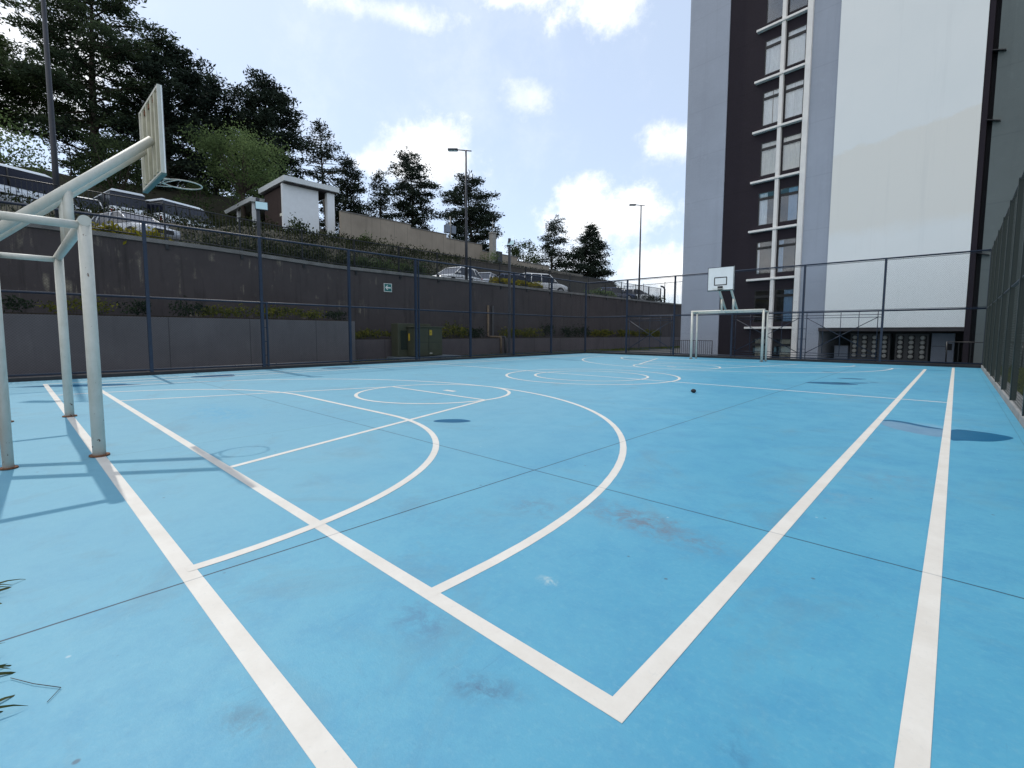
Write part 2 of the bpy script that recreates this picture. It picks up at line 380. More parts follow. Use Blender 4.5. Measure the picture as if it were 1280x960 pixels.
# ------------------------------------------------------------------ mesh builder
class MB:
    def __init__(s): s.v = []; s.f = []; s.sm = []
    def add(s, vs, fs, smooth=False):
        o = len(s.v); s.v.extend([tuple(p) for p in vs])
        for q in fs: s.f.append(tuple(i + o for i in q)); s.sm.append(smooth)
        return s
    def box(s, x0, y0, z0, x1, y1, z1, bev=0.0):
        if x0 > x1: x0, x1 = x1, x0
        if y0 > y1: y0, y1 = y1, y0
        if z0 > z1: z0, z1 = z1, z0
        vs = [(x0, y0, z0), (x1, y0, z0), (x1, y1, z0), (x0, y1, z0), (x0, y0, z1), (x1, y0, z1), (x1, y1, z1), (x0, y1, z1)]
        return s.add(vs, [(0, 3, 2, 1), (4, 5, 6, 7), (0, 1, 5, 4), (1, 2, 6, 5), (2, 3, 7, 6), (3, 0, 4, 7)])
    def obox(s, o, ax, ay, az):
        """box from corner o along three edge vectors"""
        o, ax, ay, az = map(Vector, (o, ax, ay, az))
        vs = [o, o + ax, o + ax + ay, o + ay, o + az, o + ax + az, o + ax + ay + az, o + ay + az]
        fs = [(0, 3, 2, 1), (4, 5, 6, 7), (0, 1, 5, 4), (1, 2, 6, 5), (2, 3, 7, 6), (3, 0, 4, 7)]
        if ax.cross(ay).dot(az) < 0: fs = [tuple(reversed(q)) for q in fs]
        return s.add(vs, fs)
    def tube(s, pts, r, n=10, cap=True, smooth=True):
        pts = [Vector(p) for p in pts]
        if isinstance(r, (int, float)): r = [r] * len(pts)
        rings = []; prev = None
        for i, p in enumerate(pts):
            a = pts[max(0, i - 1)]; b = pts[min(len(pts) - 1, i + 1)]
            d = (b - a).normalized()
            if prev is None:
                h = Vector((0, 0, 1)) if abs(d.z) < .9 else Vector((1, 0, 0))
                u = d.cross(h).normalized()
            else:
                u = (prev - d * prev.dot(d)).normalized()
            prev = u; w = d.cross(u)
            rings.append([p + (u * math.cos(2 * PI * k / n) + w * math.sin(2 * PI * k / n)) * r[i] for k in range(n)])
        vs = [q for rg in rings for q in rg]; fs = []
        for i in range(len(pts) - 1):
            for k in range(n):
                k2 = (k + 1) % n
                fs.append((i * n + k, i * n + k2, (i + 1) * n + k2, (i + 1) * n + k))
        s.add(vs, fs, smooth)
        if cap:
            o = len(s.v) - len(vs)
            s.f.append(tuple(o + k for k in reversed(range(n)))); s.sm.append(False)
            e = o + (len(pts) - 1) * n
            s.f.append(tuple(e + k for k in range(n))); s.sm.append(False)
        return s
    def prism(s, poly, z0, z1):
        n = len(poly); vs = [(x, y, z0) for x, y in poly] + [(x, y, z1) for x, y in poly]
        fs = [tuple(reversed(range(n))), tuple(range(n, 2 * n))] + [(i, (i + 1) % n, n + (i + 1) % n, n + i) for i in range(n)]
        return s.add(vs, fs)
    def quad(s, a, b, c, d): return s.add([a, b, c, d], [(0, 1, 2, 3)])
    def build(s, name, m, parent=None, loc=None, rz=0, bevel=0.0):
        me = bpy.data.meshes.new(name); me.from_pydata(s.v, [], s.f); me.update()
        me.polygons.foreach_set('use_smooth', s.sm)
        me.materials.append(m)
        o = bpy.data.objects.new(name, me); col.objects.link(o)
        if parent: o.parent = parent
        if loc: o.location = loc
        if rz: o.rotation_euler = (0, 0, rz)
        if bevel:
            b = o.modifiers.new('bevel', 'BEVEL'); b.width = bevel; b.segments = 2; b.limit_method = 'ANGLE'; b.angle_limit = R(40)
        return o

def np_mesh(name, verts, quads, m, parent=None):
    """fast mesh from numpy arrays of quads"""
    me = bpy.data.meshes.new(name)
    nv, nq = len(verts), len(quads)
    me.vertices.add(nv); me.vertices.foreach_set('co', np.asarray(verts, np.float32).ravel())
    me.loops.add(nq * 4); me.loops.foreach_set('vertex_index', np.asarray(quads, np.int32).ravel())
    me.polygons.add(nq); me.polygons.foreach_set('loop_start', np.arange(0, nq * 4, 4, dtype=np.int32))
    me.update(calc_edges=True); me.validate()
    me.materials.append(m)
    o = bpy.data.objects.new(name, me); col.objects.link(o)
    if parent: o.parent = parent
    return o

def tag(o, label, cat, group=None):
    o['label'] = label; o['category'] = cat
    if group: o['group'] = group
    return o
def struct(o, kind='structure'): o['kind'] = kind; return o
def thing(name, label, cat, loc=(0, 0, 0), rz=0, group=None):
    o = bpy.data.objects.new(name, None); col.objects.link(o); o.empty_display_size = .3
    o.location = loc; o.rotation_euler = (0, 0, rz)
    return tag(o, label, cat, group)
def copy_tree(o, parent=None):
    c = o.copy(); col.objects.link(c)
    if parent: c.parent = parent
    for ch in list(o.children): copy_tree(ch, c)
    return c

# ------------------------------------------------------------------ ground and court
FX, FY, RX = -18.3, 26.9, .84           # fence lines: left, far, right
B0, B1, CX = .63, 24.83, -8.48          # outer base lines, court axis
MIDY = (B0 + B1) / 2

g = MB(); g.quad((-400, -300, -.12), (400, -300, -.12), (400, 500, -.12), (-400, 500, -.12))
struct(g.build('ground', M['earth']))
g = MB(); g.box(FX + .06, -.20, -.3, RX - .06, FY - .06, 0)
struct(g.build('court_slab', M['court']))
g = MB(); g.box(-21.2, -6, -.2, FX - .22, 60, -.03)
struct(g.build('verge', M['soil']))
g = MB(); g.quad((-21.0, FY + .25, -.02), (26, FY + .25, -.02), (26, 48, -.02), (-21.0, 48, -.02))
struct(g.build('yard_paving', M['pave']))
for nm, box in (('kerb', (FX - .22, -4, -.3, FX + .058, FY + .2, .10)), ('kerb', (FX + .06, FY - .058, -.3, RX + .2, FY + .2, .11))):
    g = MB(); g.box(*box); struct(g.build(nm, M['kerb_dark'], bevel=.015))
g = MB(); g.box(RX - .058, -4, -.3, RX + .20, FY - .06, .13); struct(g.build('kerb', M['kerb'], bevel=.015))

g = MB(); g.box(FX + .06, -6, -.3, RX - .06, -.202, -.03); struct(g.build('planting_bed', M['soil']))
# painted lines: sheets 4 mm and 8 mm above the slab
LZ = .0008
def strip(mb, pts, w, z, closed=False):
    pts = [Vector((p[0], p[1])) for p in pts]; n = len(pts); L = []; Rr = []
    for i, p in enumerate(pts):
        if closed: a, b = pts[i - 1], pts[(i + 1) % n]
        else: a, b = pts[max(0, i - 1)], pts[min(n - 1, i + 1)]
        d = (b - a).normalized(); q = Vector((-d.y, d.x)) * w / 2
        L.append((p.x + q.x, p.y + q.y, z)); Rr.append((p.x - q.x, p.y - q.y, z))
    m = n if closed else n - 1
    mb.add(L + Rr, [(i, n + i, n + (i + 1) % n, (i + 1) % n) for i in range(m)])
W = .085
def arc(cx, cy, r, a0, a1, n=48): return [(cx + r * math.cos(a0 + (a1 - a0) * i / n), cy + r * math.sin(a0 + (a1 - a0) * i / n)) for i in range(n + 1)]
OX0, OX1, IX0, IX1 = -16.95, -.025, -16.15, -.815
I0, I1 = 1.43, 24.03
def flip(p): return [(2 * CX - x, 2 * MIDY - y) for x, y in p]
def marking(paths, w, z):
    mb = MB()
    for p, closed in paths: strip(mb, p, w, z, closed)
    return struct(mb.build('court_marking', M['line']))
marking([([(OX0 - W / 2, B0), (OX1 + W / 2, B0)], False)], .088, LZ)
marking([([(OX1, B0 - .6), (OX1, FY - .6)], False), ([(OX0, B0), (OX0, FY - .6)], False)], .082, LZ + .0008)
marking([([(IX0, I0), (IX1 + .0425, I0)], False), ([(IX0, I1), (IX1 + .04, I1)], False)], W, LZ + .0002)
marking([([(IX1, I0 - .0425), (IX1, I1 + .3)], False), ([(IX0, I0), (IX0, I1)], False)], .088, LZ + .001)
marking([([(OX0, MIDY), (OX1, MIDY)], False)], .075, LZ + .0004)
goal_arc = arc(-6.74, B0, 3.62, 0, PI / 2, 30) + arc(-10.22, B0, 3.62, PI / 2, PI, 30)
thr = [(-8.55 + 6.63, I0)] + arc(-8.55, 1.62, 6.63, 0, PI, 72) + [(-8.55 - 6.63, I0)]
key = [(-5.22, I0), (-6.86, 6.54)]; key2 = [(-11.88, I0), (-10.22, 6.54)]
ft = arc(-8.54, 6.56, 1.69, 0, 2 * PI, 48)[:-1]
for k, fl in enumerate((lambda p: p, flip)):
    e = k * .00008
    marking([(fl(goal_arc), False)], .075, LZ + .0014 + e)
    marking([(fl(thr), False)], .075, LZ + .0006 + e)
    marking([(fl(key), False), (fl(key2), False)], .072, LZ + .0012 + e)
    marking([(fl(ft), True)], .072, LZ + .0016 + e)
    marking([(fl([(-10.2, 6.54), (-6.88, 6.54)]), False)], .072, LZ + .0018 + e)
    marking([(fl([(-8.75, 7.02), (-8.38, 7.02)]), False)], .14, LZ + .0003 + e)
marking([(arc(CX, MIDY, 2.69, 0, 2 * PI, 64)[:-1], True)], .075, LZ + .0024)
marking([(arc(CX, MIDY, 1.77, 0, 2 * PI, 48)[:-1], True)], .075, LZ + .0026)

def puddle(cx, cy, rx, ry, ang, seed, m='puddle', z=.0005, wob=.28):
    r_ = random.Random(seed); n = 40; ph = [r_.uniform(0, 6.28) for _ in range(4)]
    pts = []
    for i in range(n):
        a = 2 * PI * i / n
        k = 1 + wob * (.5 * math.sin(2 * a + ph[0]) + .3 * math.sin(3 * a + ph[1]) + .2 * math.sin(5 * a + ph[2]))
        x, y = rx * k * math.cos(a), ry * k * math.sin(a)
        pts.append((cx + x * math.cos(ang) - y * math.sin(ang), cy + x * math.sin(ang) + y * math.cos(ang), z))
    mb = MB(); mb.add(pts, [tuple(range(n))])
    return struct(mb.build('puddle', M[m]))
puddle(-5.58, 4.62, .27, .16, R(43), 3, wob=.1)
def polypud(pts, m='puddle', z=.0005):
    # closed smooth outline
    n = len(pts); out = []
    for i in range(n):
        p0, p1, p2, p3 = (Vector(pts[(i + k - 1) % n]) for k in range(4))
        for t in (0, .25, .5, .75):
            out.append(.5 * (2 * p1 + (p2 - p0) * t + (2 * p0 - 5 * p1 + 4 * p2 - p3) * t * t + (3 * p1 - p0 - 3 * p2 + p3) * t ** 3))
    mb = MB(); mb.add([(q.x, q.y, z) for q in out], [tuple(range(len(out)))]); return struct(mb.build('puddle', M[m]))
polypud([(.03, 9.14), (.30, 9.22), (.52, 9.12), (.62, 8.95), (.50, 8.62), (.36, 8.42), (.16, 8.30), (.02, 8.25)])
polypud([(-.78, 9.30), (-.70, 9.50), (-.48, 9.44), (-.25, 9.22), (-.08, 9.12), (-.08, 9.04), (-.3, 9.10), (-.5, 9.28), (-.66, 9.34)], z=.0006)
polypud([(-.75, 8.95), (-.72, 9.35), (-.45, 9.36), (-.07, 9.06), (-.07, 8.40), (-.3, 8.42), (-.55, 8.62)], 'damp', .0003)
puddle(-2.45, 15.45, .62, .34, R(38), 5); puddle(-2.05, 15.95, .55, .10, R(40), 6); puddle(-2.25, 17.5, .32, .22, R(20), 8); puddle(-1.62, 16.6, .10, .08, 0, 9)
puddle(-.80, 23.9, .62, .12, R(10), 11); puddle(-15.9, 1.28, 1.15, .30, R(62), 12, wob=.35); puddle(-16.55, 4.35, .5, .62, R(70), 13)
puddle(-17.0, 8.6, .35, .75, R(0), 14); puddle(-12.6, 22.6, .6, .25, 0, 15); puddle(-3.2, 20.0, .25, .15, 0, 16)

# stone on court
st = MB(); r_ = random.Random(4)
vs = []; fs = []; nu, nv_ = 10, 6
for j in range(nv_ + 1):
    for i in range(nu):
        a = 2 * PI * i / nu; b = PI * j / nv_
        k = r_.uniform(.85, 1.1)
        vs.append((.062 * k * math.sin(b) * math.cos(a), .055 * k * math.sin(b) * math.sin(a), .045 + .045 * math.cos(b)))
for j in range(nv_):
    for i in range(nu): fs.append((j * nu + i, (j + 1) * nu + i, (j + 1) * nu + (i + 1) % nu, j * nu + (i + 1) % nu))
st.add(vs, fs, True)
tag(st.build('stone', M['stone'], loc=(-4.32, 10.69, 0)), 'small dark stone lying alone on the blue court', 'stone')

# ------------------------------------------------------------------ fences
def chain_mesh(name, A, u, length, z0, z1, parent, m, pitch=.075, r=.0017, off=0.0):
    """diamond mesh: two layers of straight 3-sided wires in the plane A + u*s + z"""
    u = Vector(u).normalized(); n = Vector((-u.y, u.x, 0)); H = z1 - z0
    V = []; Q = []
    for sgn, o in ((1, off + .0015), (-1, off - .0015)):
        k = -H if sgn > 0 else 0.0
        end = length if sgn > 0 else length + H
        while k < end:
            # line s = k + sgn*t, t = 0..H
            if sgn > 0: t0 = max(0, -k); t1 = min(H, length - k)
            else: t0 = max(0, k - length); t1 = min(H, k)
            if t1 - t0 > .02:
                P = [Vector(A) + u * (k + sgn * t) + n * o + Vector((0, 0, z0 + t)) for t in (t0, t1)]
                d = (P[1] - P[0]).normalized(); w = d.cross(n)
                b = len(V)
                for p in P:
                    for a in (0, 2.094, 4.189): V.append(p + (n * math.cos(a) + w * math.sin(a)) * r)
                for i in range(3):
                    j = (i + 1) % 3; Q.append((b + i, b + j, b + 3 + j, b + 3 + i))
            k += pitch
    return np_mesh(name, [tuple(p) for p in V], Q, m, parent)

FH, MH = 4.70, 2.40
def box_post(h, w=.075):
    mb = MB(); mb.box(-w / 2, -w / 2, .02, w / 2, w / 2, h); return mb
fl = thing('court_fence', 'long dark navy chain link court fence standing before the dark retaining wall', 'fence', (FX, 0, 0), 0, 'fences round the court')
ys = [-.28 - 3.35, -.28] + [3.07, 6.36, 9.75, 13.03, 16.4, 19.67, 23.08, 26.78]
for y in ys:
    box_post(FH + .02, .09).build('post', M['fence'], fl, (0, y, 0))
for z, r in ((FH, .036), (MH, .034), (.17, .028)):
    MB().tube([(0, ys[0], z), (0, 26.78, z)], r, 8).build('rail', M['fence'], fl)
chain_mesh('chain_link_mesh', (.03, ys[0], 0), (0, 1, 0), 26.78 - ys[0], .17, FH, fl, M['mesh'])
# doubled posts with small rungs at two positions, as in the photograph
for y in (6.36, 13.03):
    mb = MB(); mb.box(-.03, y + .14, .02, .03, y + .19, MH if y < 10 else FH)
    for z in (.5, 1.0, 1.5, 2.0): mb.box(-.015, y + .045, z, .015, y + .14, z + .03)
    mb.build('side_post', M['fence'], fl)

ff = thing('court_fence', 'dark navy court fence with crossed braces before the tall apartment building', 'fence', (0, FY, 0), 0, 'fences round the court')
xs = [.84, -2.47, -5.59, -8.9, -12.16, -15.27]
for x in xs:
    box_post(FH + .02, .085).build('post', M['fence'], ff, (x, 0, 0))
for z, r in ((FH, .034), (MH, .034), (.17, .028)):
    MB().tube([(FX + .05, 0, z), (RX, 0, z)], r, 8).build('rail', M['fence'], ff)
MB().tube([(FX + .05, 0, FH - .07), (RX, 0, FH - .07)], .012, 6).build('rail', M['fence'], ff)
MB().tube([(FX + .05, 0, MH + .06), (RX, 0, MH + .06)], .012, 6).build('rail', M['fence'], ff)
chain_mesh('chain_link_mesh', (FX + .05, -.03, 0), (1, 0, 0), RX - FX - .05, .17, FH, ff, M['mesh'], r=.0010)
def lattice(x0, x1, mids=2):
    mb = MB(); r = .017
    a, b = x0 + .17, x1 - .17
    for x in (a, b): mb.tube([(x, .05, .1), (x, .05, MH)], r, 6)
    for z in (.30, .42, MH - .16, MH - .28): mb.tube([(x0 + .05, .05, z), (x1 - .05, .05, z)], r * .85, 6)
    mb.tube([(a, .07, .42), (b, .07, MH - .28)], r, 6); mb.tube([(a, .09, MH - .28), (b, .09, .42)], r, 6)
    for i in range(mids):
        x = a + (b - a) * (i + 1) / (mids + 1); mb.tube([(x, .05, .42 if i != 1 else .3), (x, .05, MH)], r * .85, 6)
    for x, s in ((x0, 1), (x1, -1)):
        for z in (.6, 1.1, 1.6): mb.tube([(x, .05, z), (x + s * .17, .05, z)], r * .8, 6)
    return mb
for x0, x1 in ((-15.27, -12.16), (-8.9, -5.59), (-5.59, -2.47)):
    lattice(x0, x1, 3).build('brace_frame', M['fence'], ff)

fr = thing('court_fence', 'green tinted mesh court fence along the right edge of the court', 'fence', (RX, 0, 0), 0, 'fences round the court')
yr = [26.9 - 2.35 * i for i in range(1, 13)]
for y in yr:
    box_post(FH + .02, .085).build('post', M['fence_green'], fr, (-.01, y, 0))
for z, r in ((FH, .034), (MH, .034)):
    MB().tube([(0, -2, z), (0, FY - .09, z)], r, 8).build('rail', M['fence'], fr)
chain_mesh('chain_link_mesh', (-.03, -1.5, 0), (0, 1, 0), FY + 1.4, .14, FH, fr, M['mesh_green'], pitch=.10, r=.0015)

# ------------------------------------------------------------------ goals with basketball boards
def make_goal():
    t = thing('goal_frame', '', 'goal', (CX, B0, 0), 0, 'goals with basketball boards')
    hw, H, D = 1.74, 2.50, .68
    for s in (1, -1):
        p = MB().tube([(s * hw, 0, .012), (s * hw, 0, H)], .058, 16).build('goal_post', M['white_metal'], t)
        MB().tube([(s * hw, 0, .002), (s * hw, 0, .018)], .09, 16).build('base_ring', M['rust'], p)
        p = MB().tube([(s * hw, -D, .012), (s * hw, -D, H - .03)], .042, 14).build('rear_post', M['white_metal'], t)
        MB().tube([(s * hw, -D, .002), (s * hw, -D, .016)], .07, 14).build('base_ring', M['rust'], p)
        MB().tube([(s * hw, -.03, H - .045), (s * hw, -D - .0, H - .045)], .042, 12).build('top_bar', M['white_metal'], t)
    mb = MB(); mb.tube([(-hw - .058, 0, H), (hw + .058, 0, H)], .055, 16); mb.build('crossbar', M['white_metal'], t)
    MB().tube([(-hw, -D, H - .045), (hw, -D, H - .045)], .040, 12).build('rear_crossbar', M['white_metal'], t)
    bx = 0.0                                  # board stands slightly off the goal's centre
    by = .95; z0, z1, bw = 3.47, 4.60, .62
    for s in (-.33, .24):
        a = Vector((bx + s, -D, H - .02)); b = Vector((bx + s, by - .05, 3.98))
        MB().tube([a, b], .056, 14).build('support_arm', M['white_metal'], t)
        f = (0 - a.y) / (b.y - a.y)
        MB().tube([(bx + s, 0, H + .03), (bx + s, 0, a.z + (b.z - a.z) * f)], .052, 12).build('upright', M['white_metal'], t)
    bd = MB(); bd.box(bx - bw, by, z0, bx + bw, by + .02, z1); bd = bd.build('backboard', M['board'], t, bevel=.004)
    fm = MB()                                  # edge frame behind the board
    fm.box(bx - bw, by - .036, z0, bx - bw + .035, by - .002, z1); fm.box(bx + bw - .035, by - .036, z0, bx + bw, by - .002, z1)
    fm.box(bx - bw + .036, by - .034, z0, bx + bw - .036, by - .002, z0 + .03); fm.box(bx - bw + .036, by - .034, z1 - .03, bx + bw - .036, by - .002, z1)
    fm.build('edge_frame', M['white_metal'], bd)
    bk = MB(); bk.box(bx - bw + .037, by - .008, z0 + .032, bx + bw - .037, by - .003, z1 - .032); bk.build('plank_back', M['board_back'], bd)
    for xa, wd_ in ((-.40, .09), (-.11, .07), (.17, .09), (.40, .07)):
        bt = MB(); bt.box(bx + xa, by - .045, z0 + .04, bx + xa + wd_, by - .010, z1 - .06); bt.build('batten', M['board_back'], bd)
    for xa in (-.30, .0, .30):
        bt = MB(); bt.box(bx + xa - .02, by - .030, z1 - .13, bx + xa + .05, by - .009, z1 - .07); bt.build('bolt_plate', M['rust'], bd)
    lo = MB(); lo.box(bx - bw - .004, by - .038, z0 - .028, bx + bw + .004, by + .022, z0 - .002); lo.build('lower_edge', M['teal'], bd)
    e = MB()
    y = by + .0235
    for xa, xb, za, zb in ((-bw, bw, z1 - .022, z1), (-bw, bw, z0, z0 + .022), (-bw, -bw + .022, z0 + .022, z1 - .022), (bw - .022, bw, z0 + .022, z1 - .022),
                           (-.30, .30, z0 + .60, z0 + .645), (-.31, .31, z0 + .24, z0 + .285), (-.31, -.265, z0 + .285, z0 + .60), (.265, .31, z0 + .285, z0 + .60)):
        e.box(bx + xa, by + .022, za, bx + xb, by + .026, zb)
    e.build('target_marking', M['black_line'], bd)
    rm = MB(); n = 36; rr = .24; cy = by + .10 + rr
    pts = [(bx + rr * math.sin(2 * PI * i / n), cy - rr * math.cos(2 * PI * i / n), z0 + .05) for i in range(n + 1)]
    rm.tube(pts, .0085, 8, cap=False)
    for s in (-1, 1): rm.tube([(bx + s * .09, by + .03, z0 + .05), (bx + s * .17, cy - .19, z0 + .05)], .009, 6); rm.tube([(bx + s * .07, by + .03, z0 - .02), (bx + s * .24, cy - .10, z0 + .045)], .006, 6)
    hoop = rm.build('hoop', M['white_metal'], t)
    br = MB(); br.box(bx - .12, by + .028, z0 + .01, bx + .12, by + .05, z0 + .20); br.build('hoop_bracket', M['black_line'], hoop)
    return t
goal = make_goal()
goal['label'] = 'near white goal frame seen from behind with weathered basketball backboard'
g2 = copy_tree(goal); g2.location = (CX - .12, B1 + .25, 0); g2.rotation_euler = (0, 0, PI)
g2['label'] = 'far white goal frame with bright basketball backboard facing the camera'

# ------------------------------------------------------------------ walls behind the left fence
WX, WT = -22.2, 4.70
def slab_y(mb, x0, x1, prof, z0=-.2):
    """wall running along Y; prof = [(y, top z)]"""
    n = len(prof); vs = []
    for y, z in prof: vs += [(x0, y, z0), (x1, y, z0), (x1, y, z), (x0, y, z)]
    fs = []
    for i in range(n - 1):
        a, b = 4 * i, 4 * i + 4
        for k in range(4): fs.append((a + k, a + (k + 1) % 4, b + (k + 1) % 4, b + k))
    fs += [(3, 2, 1, 0), (4 * n - 4, 4 * n - 3, 4 * n - 2, 4 * n - 1)]
    mb.add(vs, fs)
rw = thing('retaining_wall', 'tall dark stained concrete retaining wall behind the left fence, cars parked on top', 'wall', (WX, 20, 0))
prof = [(-14, 5.05), (2.3, 4.86), (5.8, 4.80), (11, 4.60), (20, 4.60), (31, 4.55), (50, 4.55), (62, 4.5)]
def lp(prof): return [(y - 20, z) for y, z in prof]
mb = MB(); slab_y(mb, -.35, 0, lp([(y, z - .16) for y, z in prof])); mb.build('wall_face', M['wall'], rw)
mb = MB(); slab_y(mb, -.42, .07, lp([(y, z) for y, z in prof]), 0)
for i in range(0, len(mb.v)): pass
cv = []
for i, (y, z) in enumerate(lp(prof)):
    for k in (0, 1): cv.append(z - .155)
v2 = list(mb.v)
for i in range(len(prof)):
    for k in (0, 1): x, y, z = v2[4 * i + k]; v2[4 * i + k] = (x, y, lp(prof)[i][1] - .155)
mb.v = v2; mb.build('coping', M['coping'], rw)

tp = thing('planter_wall', 'tall grey concrete planter block at left below the dark wall', 'planter', (-20.0, 3, 0))
mb = MB(); mb.box(-2.15, -16, -.1, 0, 7.9, 1.85); mb.build('planter_wall_face', M['planter'], tp, bevel=.01)
mb = MB(); mb.box(-2.05, -15.9, 1.853, -.14, 7.76, 1.90); mb.build('soil_bed', M['soil'], tp)
lw = thing('planter_wall', 'low grey concrete planter running behind the green cabinet', 'planter', (-21.0, 30, 0))
mb = MB(); mb.box(-1.15, -19.05, -.1, 0, 30, 1.0); mb.build('planter_wall_face', M['lowplanter'], lw, bevel=.01)
mb = MB(); mb.box(-1.1, -18.9, 1.003, -.12, 30, 1.04); mb.build('soil_bed', M['soil'], lw)

# railing on top of the wall
rg = thing('railing', 'black picket railing along the top of the dark retaining wall', 'railing', (WX - .1, 0, 0))
def wt(y): return float(np.interp(y, [p[0] for p in prof], [p[1] for p in prof]))
yy = np.arange(-6, 46.1, .125); pk = MB()
for y in yy:
    z = wt(y); pk.box(-.008, y - .008, z + .10, .008, y + .008, z + 1.36)
pk.build('pickets', M['rail_black'], rg)
for dz in (.10, 1.36):
    MB().tube([(0, y, wt(y) + dz) for y in (-6, 2.3, 5.8, 11, 20, 31, 46)], .022, 6).build('rail', M['rail_black'], rg)
for y in np.arange(-6, 46.1, 2.6):
    mb = MB(); z = wt(y); mb.box(-.03, y - .03, z + .004, .03, y + .03, z + 1.40); mb.box(.06, y - .05, z - .34, .165, y + .05, z + .1); mb.box(.03, y - .03, z + .02, .10, y + .03, z + .09)
    mb.build('post', M['rail_black'], rg)

# drain pipes
for (yv, lab) in ((21.5, 'pair of dark drain pipes stepping down the dark wall over the low planter'),):
    dp = thing('drain_pipe', lab, 'pipe', (WX, yv, 0))
    for k, m in ((-.18, 'pipe_rust'), (.22, 'pipe')):
        pts = [(.12, k, 3.1), (.12, k, 1.15), (.4, k, 1.10), (1.26, k, 1.08), (1.30, k, 1.0), (1.30, k, .02)]
        MB().tube(pts, .07, 10).build('pipe', M[m], dp)

# exit arrow sign
sg = thing('arrow_sign', 'square green sign with white left arrow on the dark wall', 'sign', (WX + .02, 14.02, 3.72))
mb = MB(); mb.box(.0, -.24, -.22, .018, .24, .22); mb.build('sign_plate', M['sign_white'], sg)
mb = MB(); mb.box(.0185, -.21, -.19, .022, .21, .19); mb.build('sign_field', M['sign_green'], sg)
mb = MB(); mb.box(.0225, -.06, -.035, .026, .16, .035)
mb.add([(.0225, -.05, .115), (.0225, -.17, 0), (.0225, -.05, -.115), (.0225, .01, -.115), (.0225, -.08, 0), (.0225, .01, .115),
        (.026, -.05, .115), (.026, -.17, 0), (.026, -.05, -.115), (.026, .01, -.115), (.026, -.08, 0), (.026, .01, .115)],
       [(6, 7, 10, 11), (7, 8, 9, 10), (0, 5, 4, 1), (1, 4, 3, 2), (0, 1, 7, 6), (1, 2, 8, 7), (2, 3, 9, 8), (3, 4, 10, 9), (4, 5, 11, 10), (5, 0, 6, 11)])
mb.build('arrow', M['sign_white'], sg)

# transformer cabinet
tc = thing('utility_cabinet', 'green metal transformer cabinet on a concrete pad behind the left fence', 'cabinet', (-20.1, 14.4, 0))
mb = MB(); mb.box(-.75, -1.35, -.1, .75, 2.3, .14); mb.build('concrete_pad', M['pad'], tc, bevel=.02)
mb = MB(); mb.box(-.62, -1.15, .143, -.02, .85, 1.80); mb.build('tank', M['green_metal'], tc, bevel=.02)
mb = MB(); mb.box(-.015, -.62, .18, .60, 1.12, 1.60); mb.build('terminal_box', M['green_metal'], tc, bevel=.02)
mb = MB(); mb.box(-.06, -.70, 1.603, .66, 1.20, 1.66); mb.build('lid', M['green_metal'], tc, bevel=.01)
mb = MB(); mb.box(.603, -.60, .86, .612, 1.10, .875); mb.box(.603, .24, .2, .612, .255, 1.58); mb.build('door_gap', M['green_dark'], tc)
mb = MB(); mb.box(-.012, -1.0, .5, .02, -.64, 1.45); mb.build('side_recess', M['green_dark'], tc)
mb = MB(); mb.box(.603, .30, 1.22, .609, .45, 1.48); mb.box(.10, -.632, .95, .22, -.622, 1.3); lb = mb.build('warning_label', M['yellow'], tc)
mb = MB(); mb.add([(.61, .38, 1.44), (.61, .34, 1.34), (.61, .385, 1.345), (.61, .35, 1.25), (.61, .42, 1.37), (.61, .375, 1.365)], [(0, 1, 2, 5), (5, 2, 3, 4)]); mb.build('bolt_mark', M['black_line'], lb)
mb = MB(); mb.box(.603, .30, .28, .61, .46, .33); mb.build('name_plate', M['plate'], tc)

# ------------------------------------------------------------------ hillside terrain
def hu(y): return float(np.interp(y, [-60, 0, 8, 14, 20, 40, 60, 90], [7.35, 7.35, 7.6, 8.55, 8.65, 8.35, 7.9, 7.6]))
def cpz(x, y):
    a = min(1, max(0, (14 - y) / 8)); a = a * a * (3 - 2 * a); b_ = min(1, max(0, (-x - 22.7) / 2.2)); b_ = b_ * b_ * (3 - 2 * b_)
    return 4.45 + .72 * a * b_
def terr(x, y):
    d = -x
    cp = cpz(x, y) - .03
    if d < 28: z = cp
    else:
        H = hu(y)
        t = min(1, (d - 28) / 8.5); t = t * t * (3 - 2 * t)
        z = cp + (H - cp) * t
        if 32.5 < d < 37.5:
            b_ = math.sin((d - 32.5) / 5 * PI) ** 2; a_ = min(1, max(0, (14.5 - y) / 4)); z += .55 * b_ * a_ * a_ * (3 - 2 * a_)
        if d > 44:
            rise = float(np.interp(y, [-60, 20, 34, 60], [9.5, 7.5, 3.5, 1.5]))
            s = min(1, (d - 44) / 16); s = s * s * (3 - 2 * s); z += rise * s
    tt = y / max(d, 1)
    k = min(1, max(0, (tt - 1.40) / .2)); k = k * k * (3 - 2 * k)
    if d > 29: z = z * (1 - k) + cp * k
    return z
nx, ny = 90, 110
gx = -22.4 - (np.linspace(0, 1, nx) ** 1.6) * 110; gy = np.linspace(-70, 150, ny)
V = [(x, y, terr(x, y) + (.25 * (math.sin(x * 1.3 + y * .7) + math.sin(y * 1.1 - x * .4)) if x < -30 else 0) * .5) for x in gx for y in gy]
Q = [(i * ny + j, i * ny + j + 1, (i + 1) * ny + j + 1, (i + 1) * ny + j) for i in range(nx - 1) for j in range(ny - 1)]
hl = np_mesh('hillside', V, Q, M['hill']); struct(hl)
gx = np.linspace(-22.6, -28, 19); gy = np.linspace(-40, 62, 86)
V = [(x, y, cpz(x, y)) for x in gx for y in gy]
Q = [(i * 86 + j, i * 86 + j + 1, (i + 1) * 86 + j + 1, (i + 1) * 86 + j) for i in range(18) for j in range(85)]
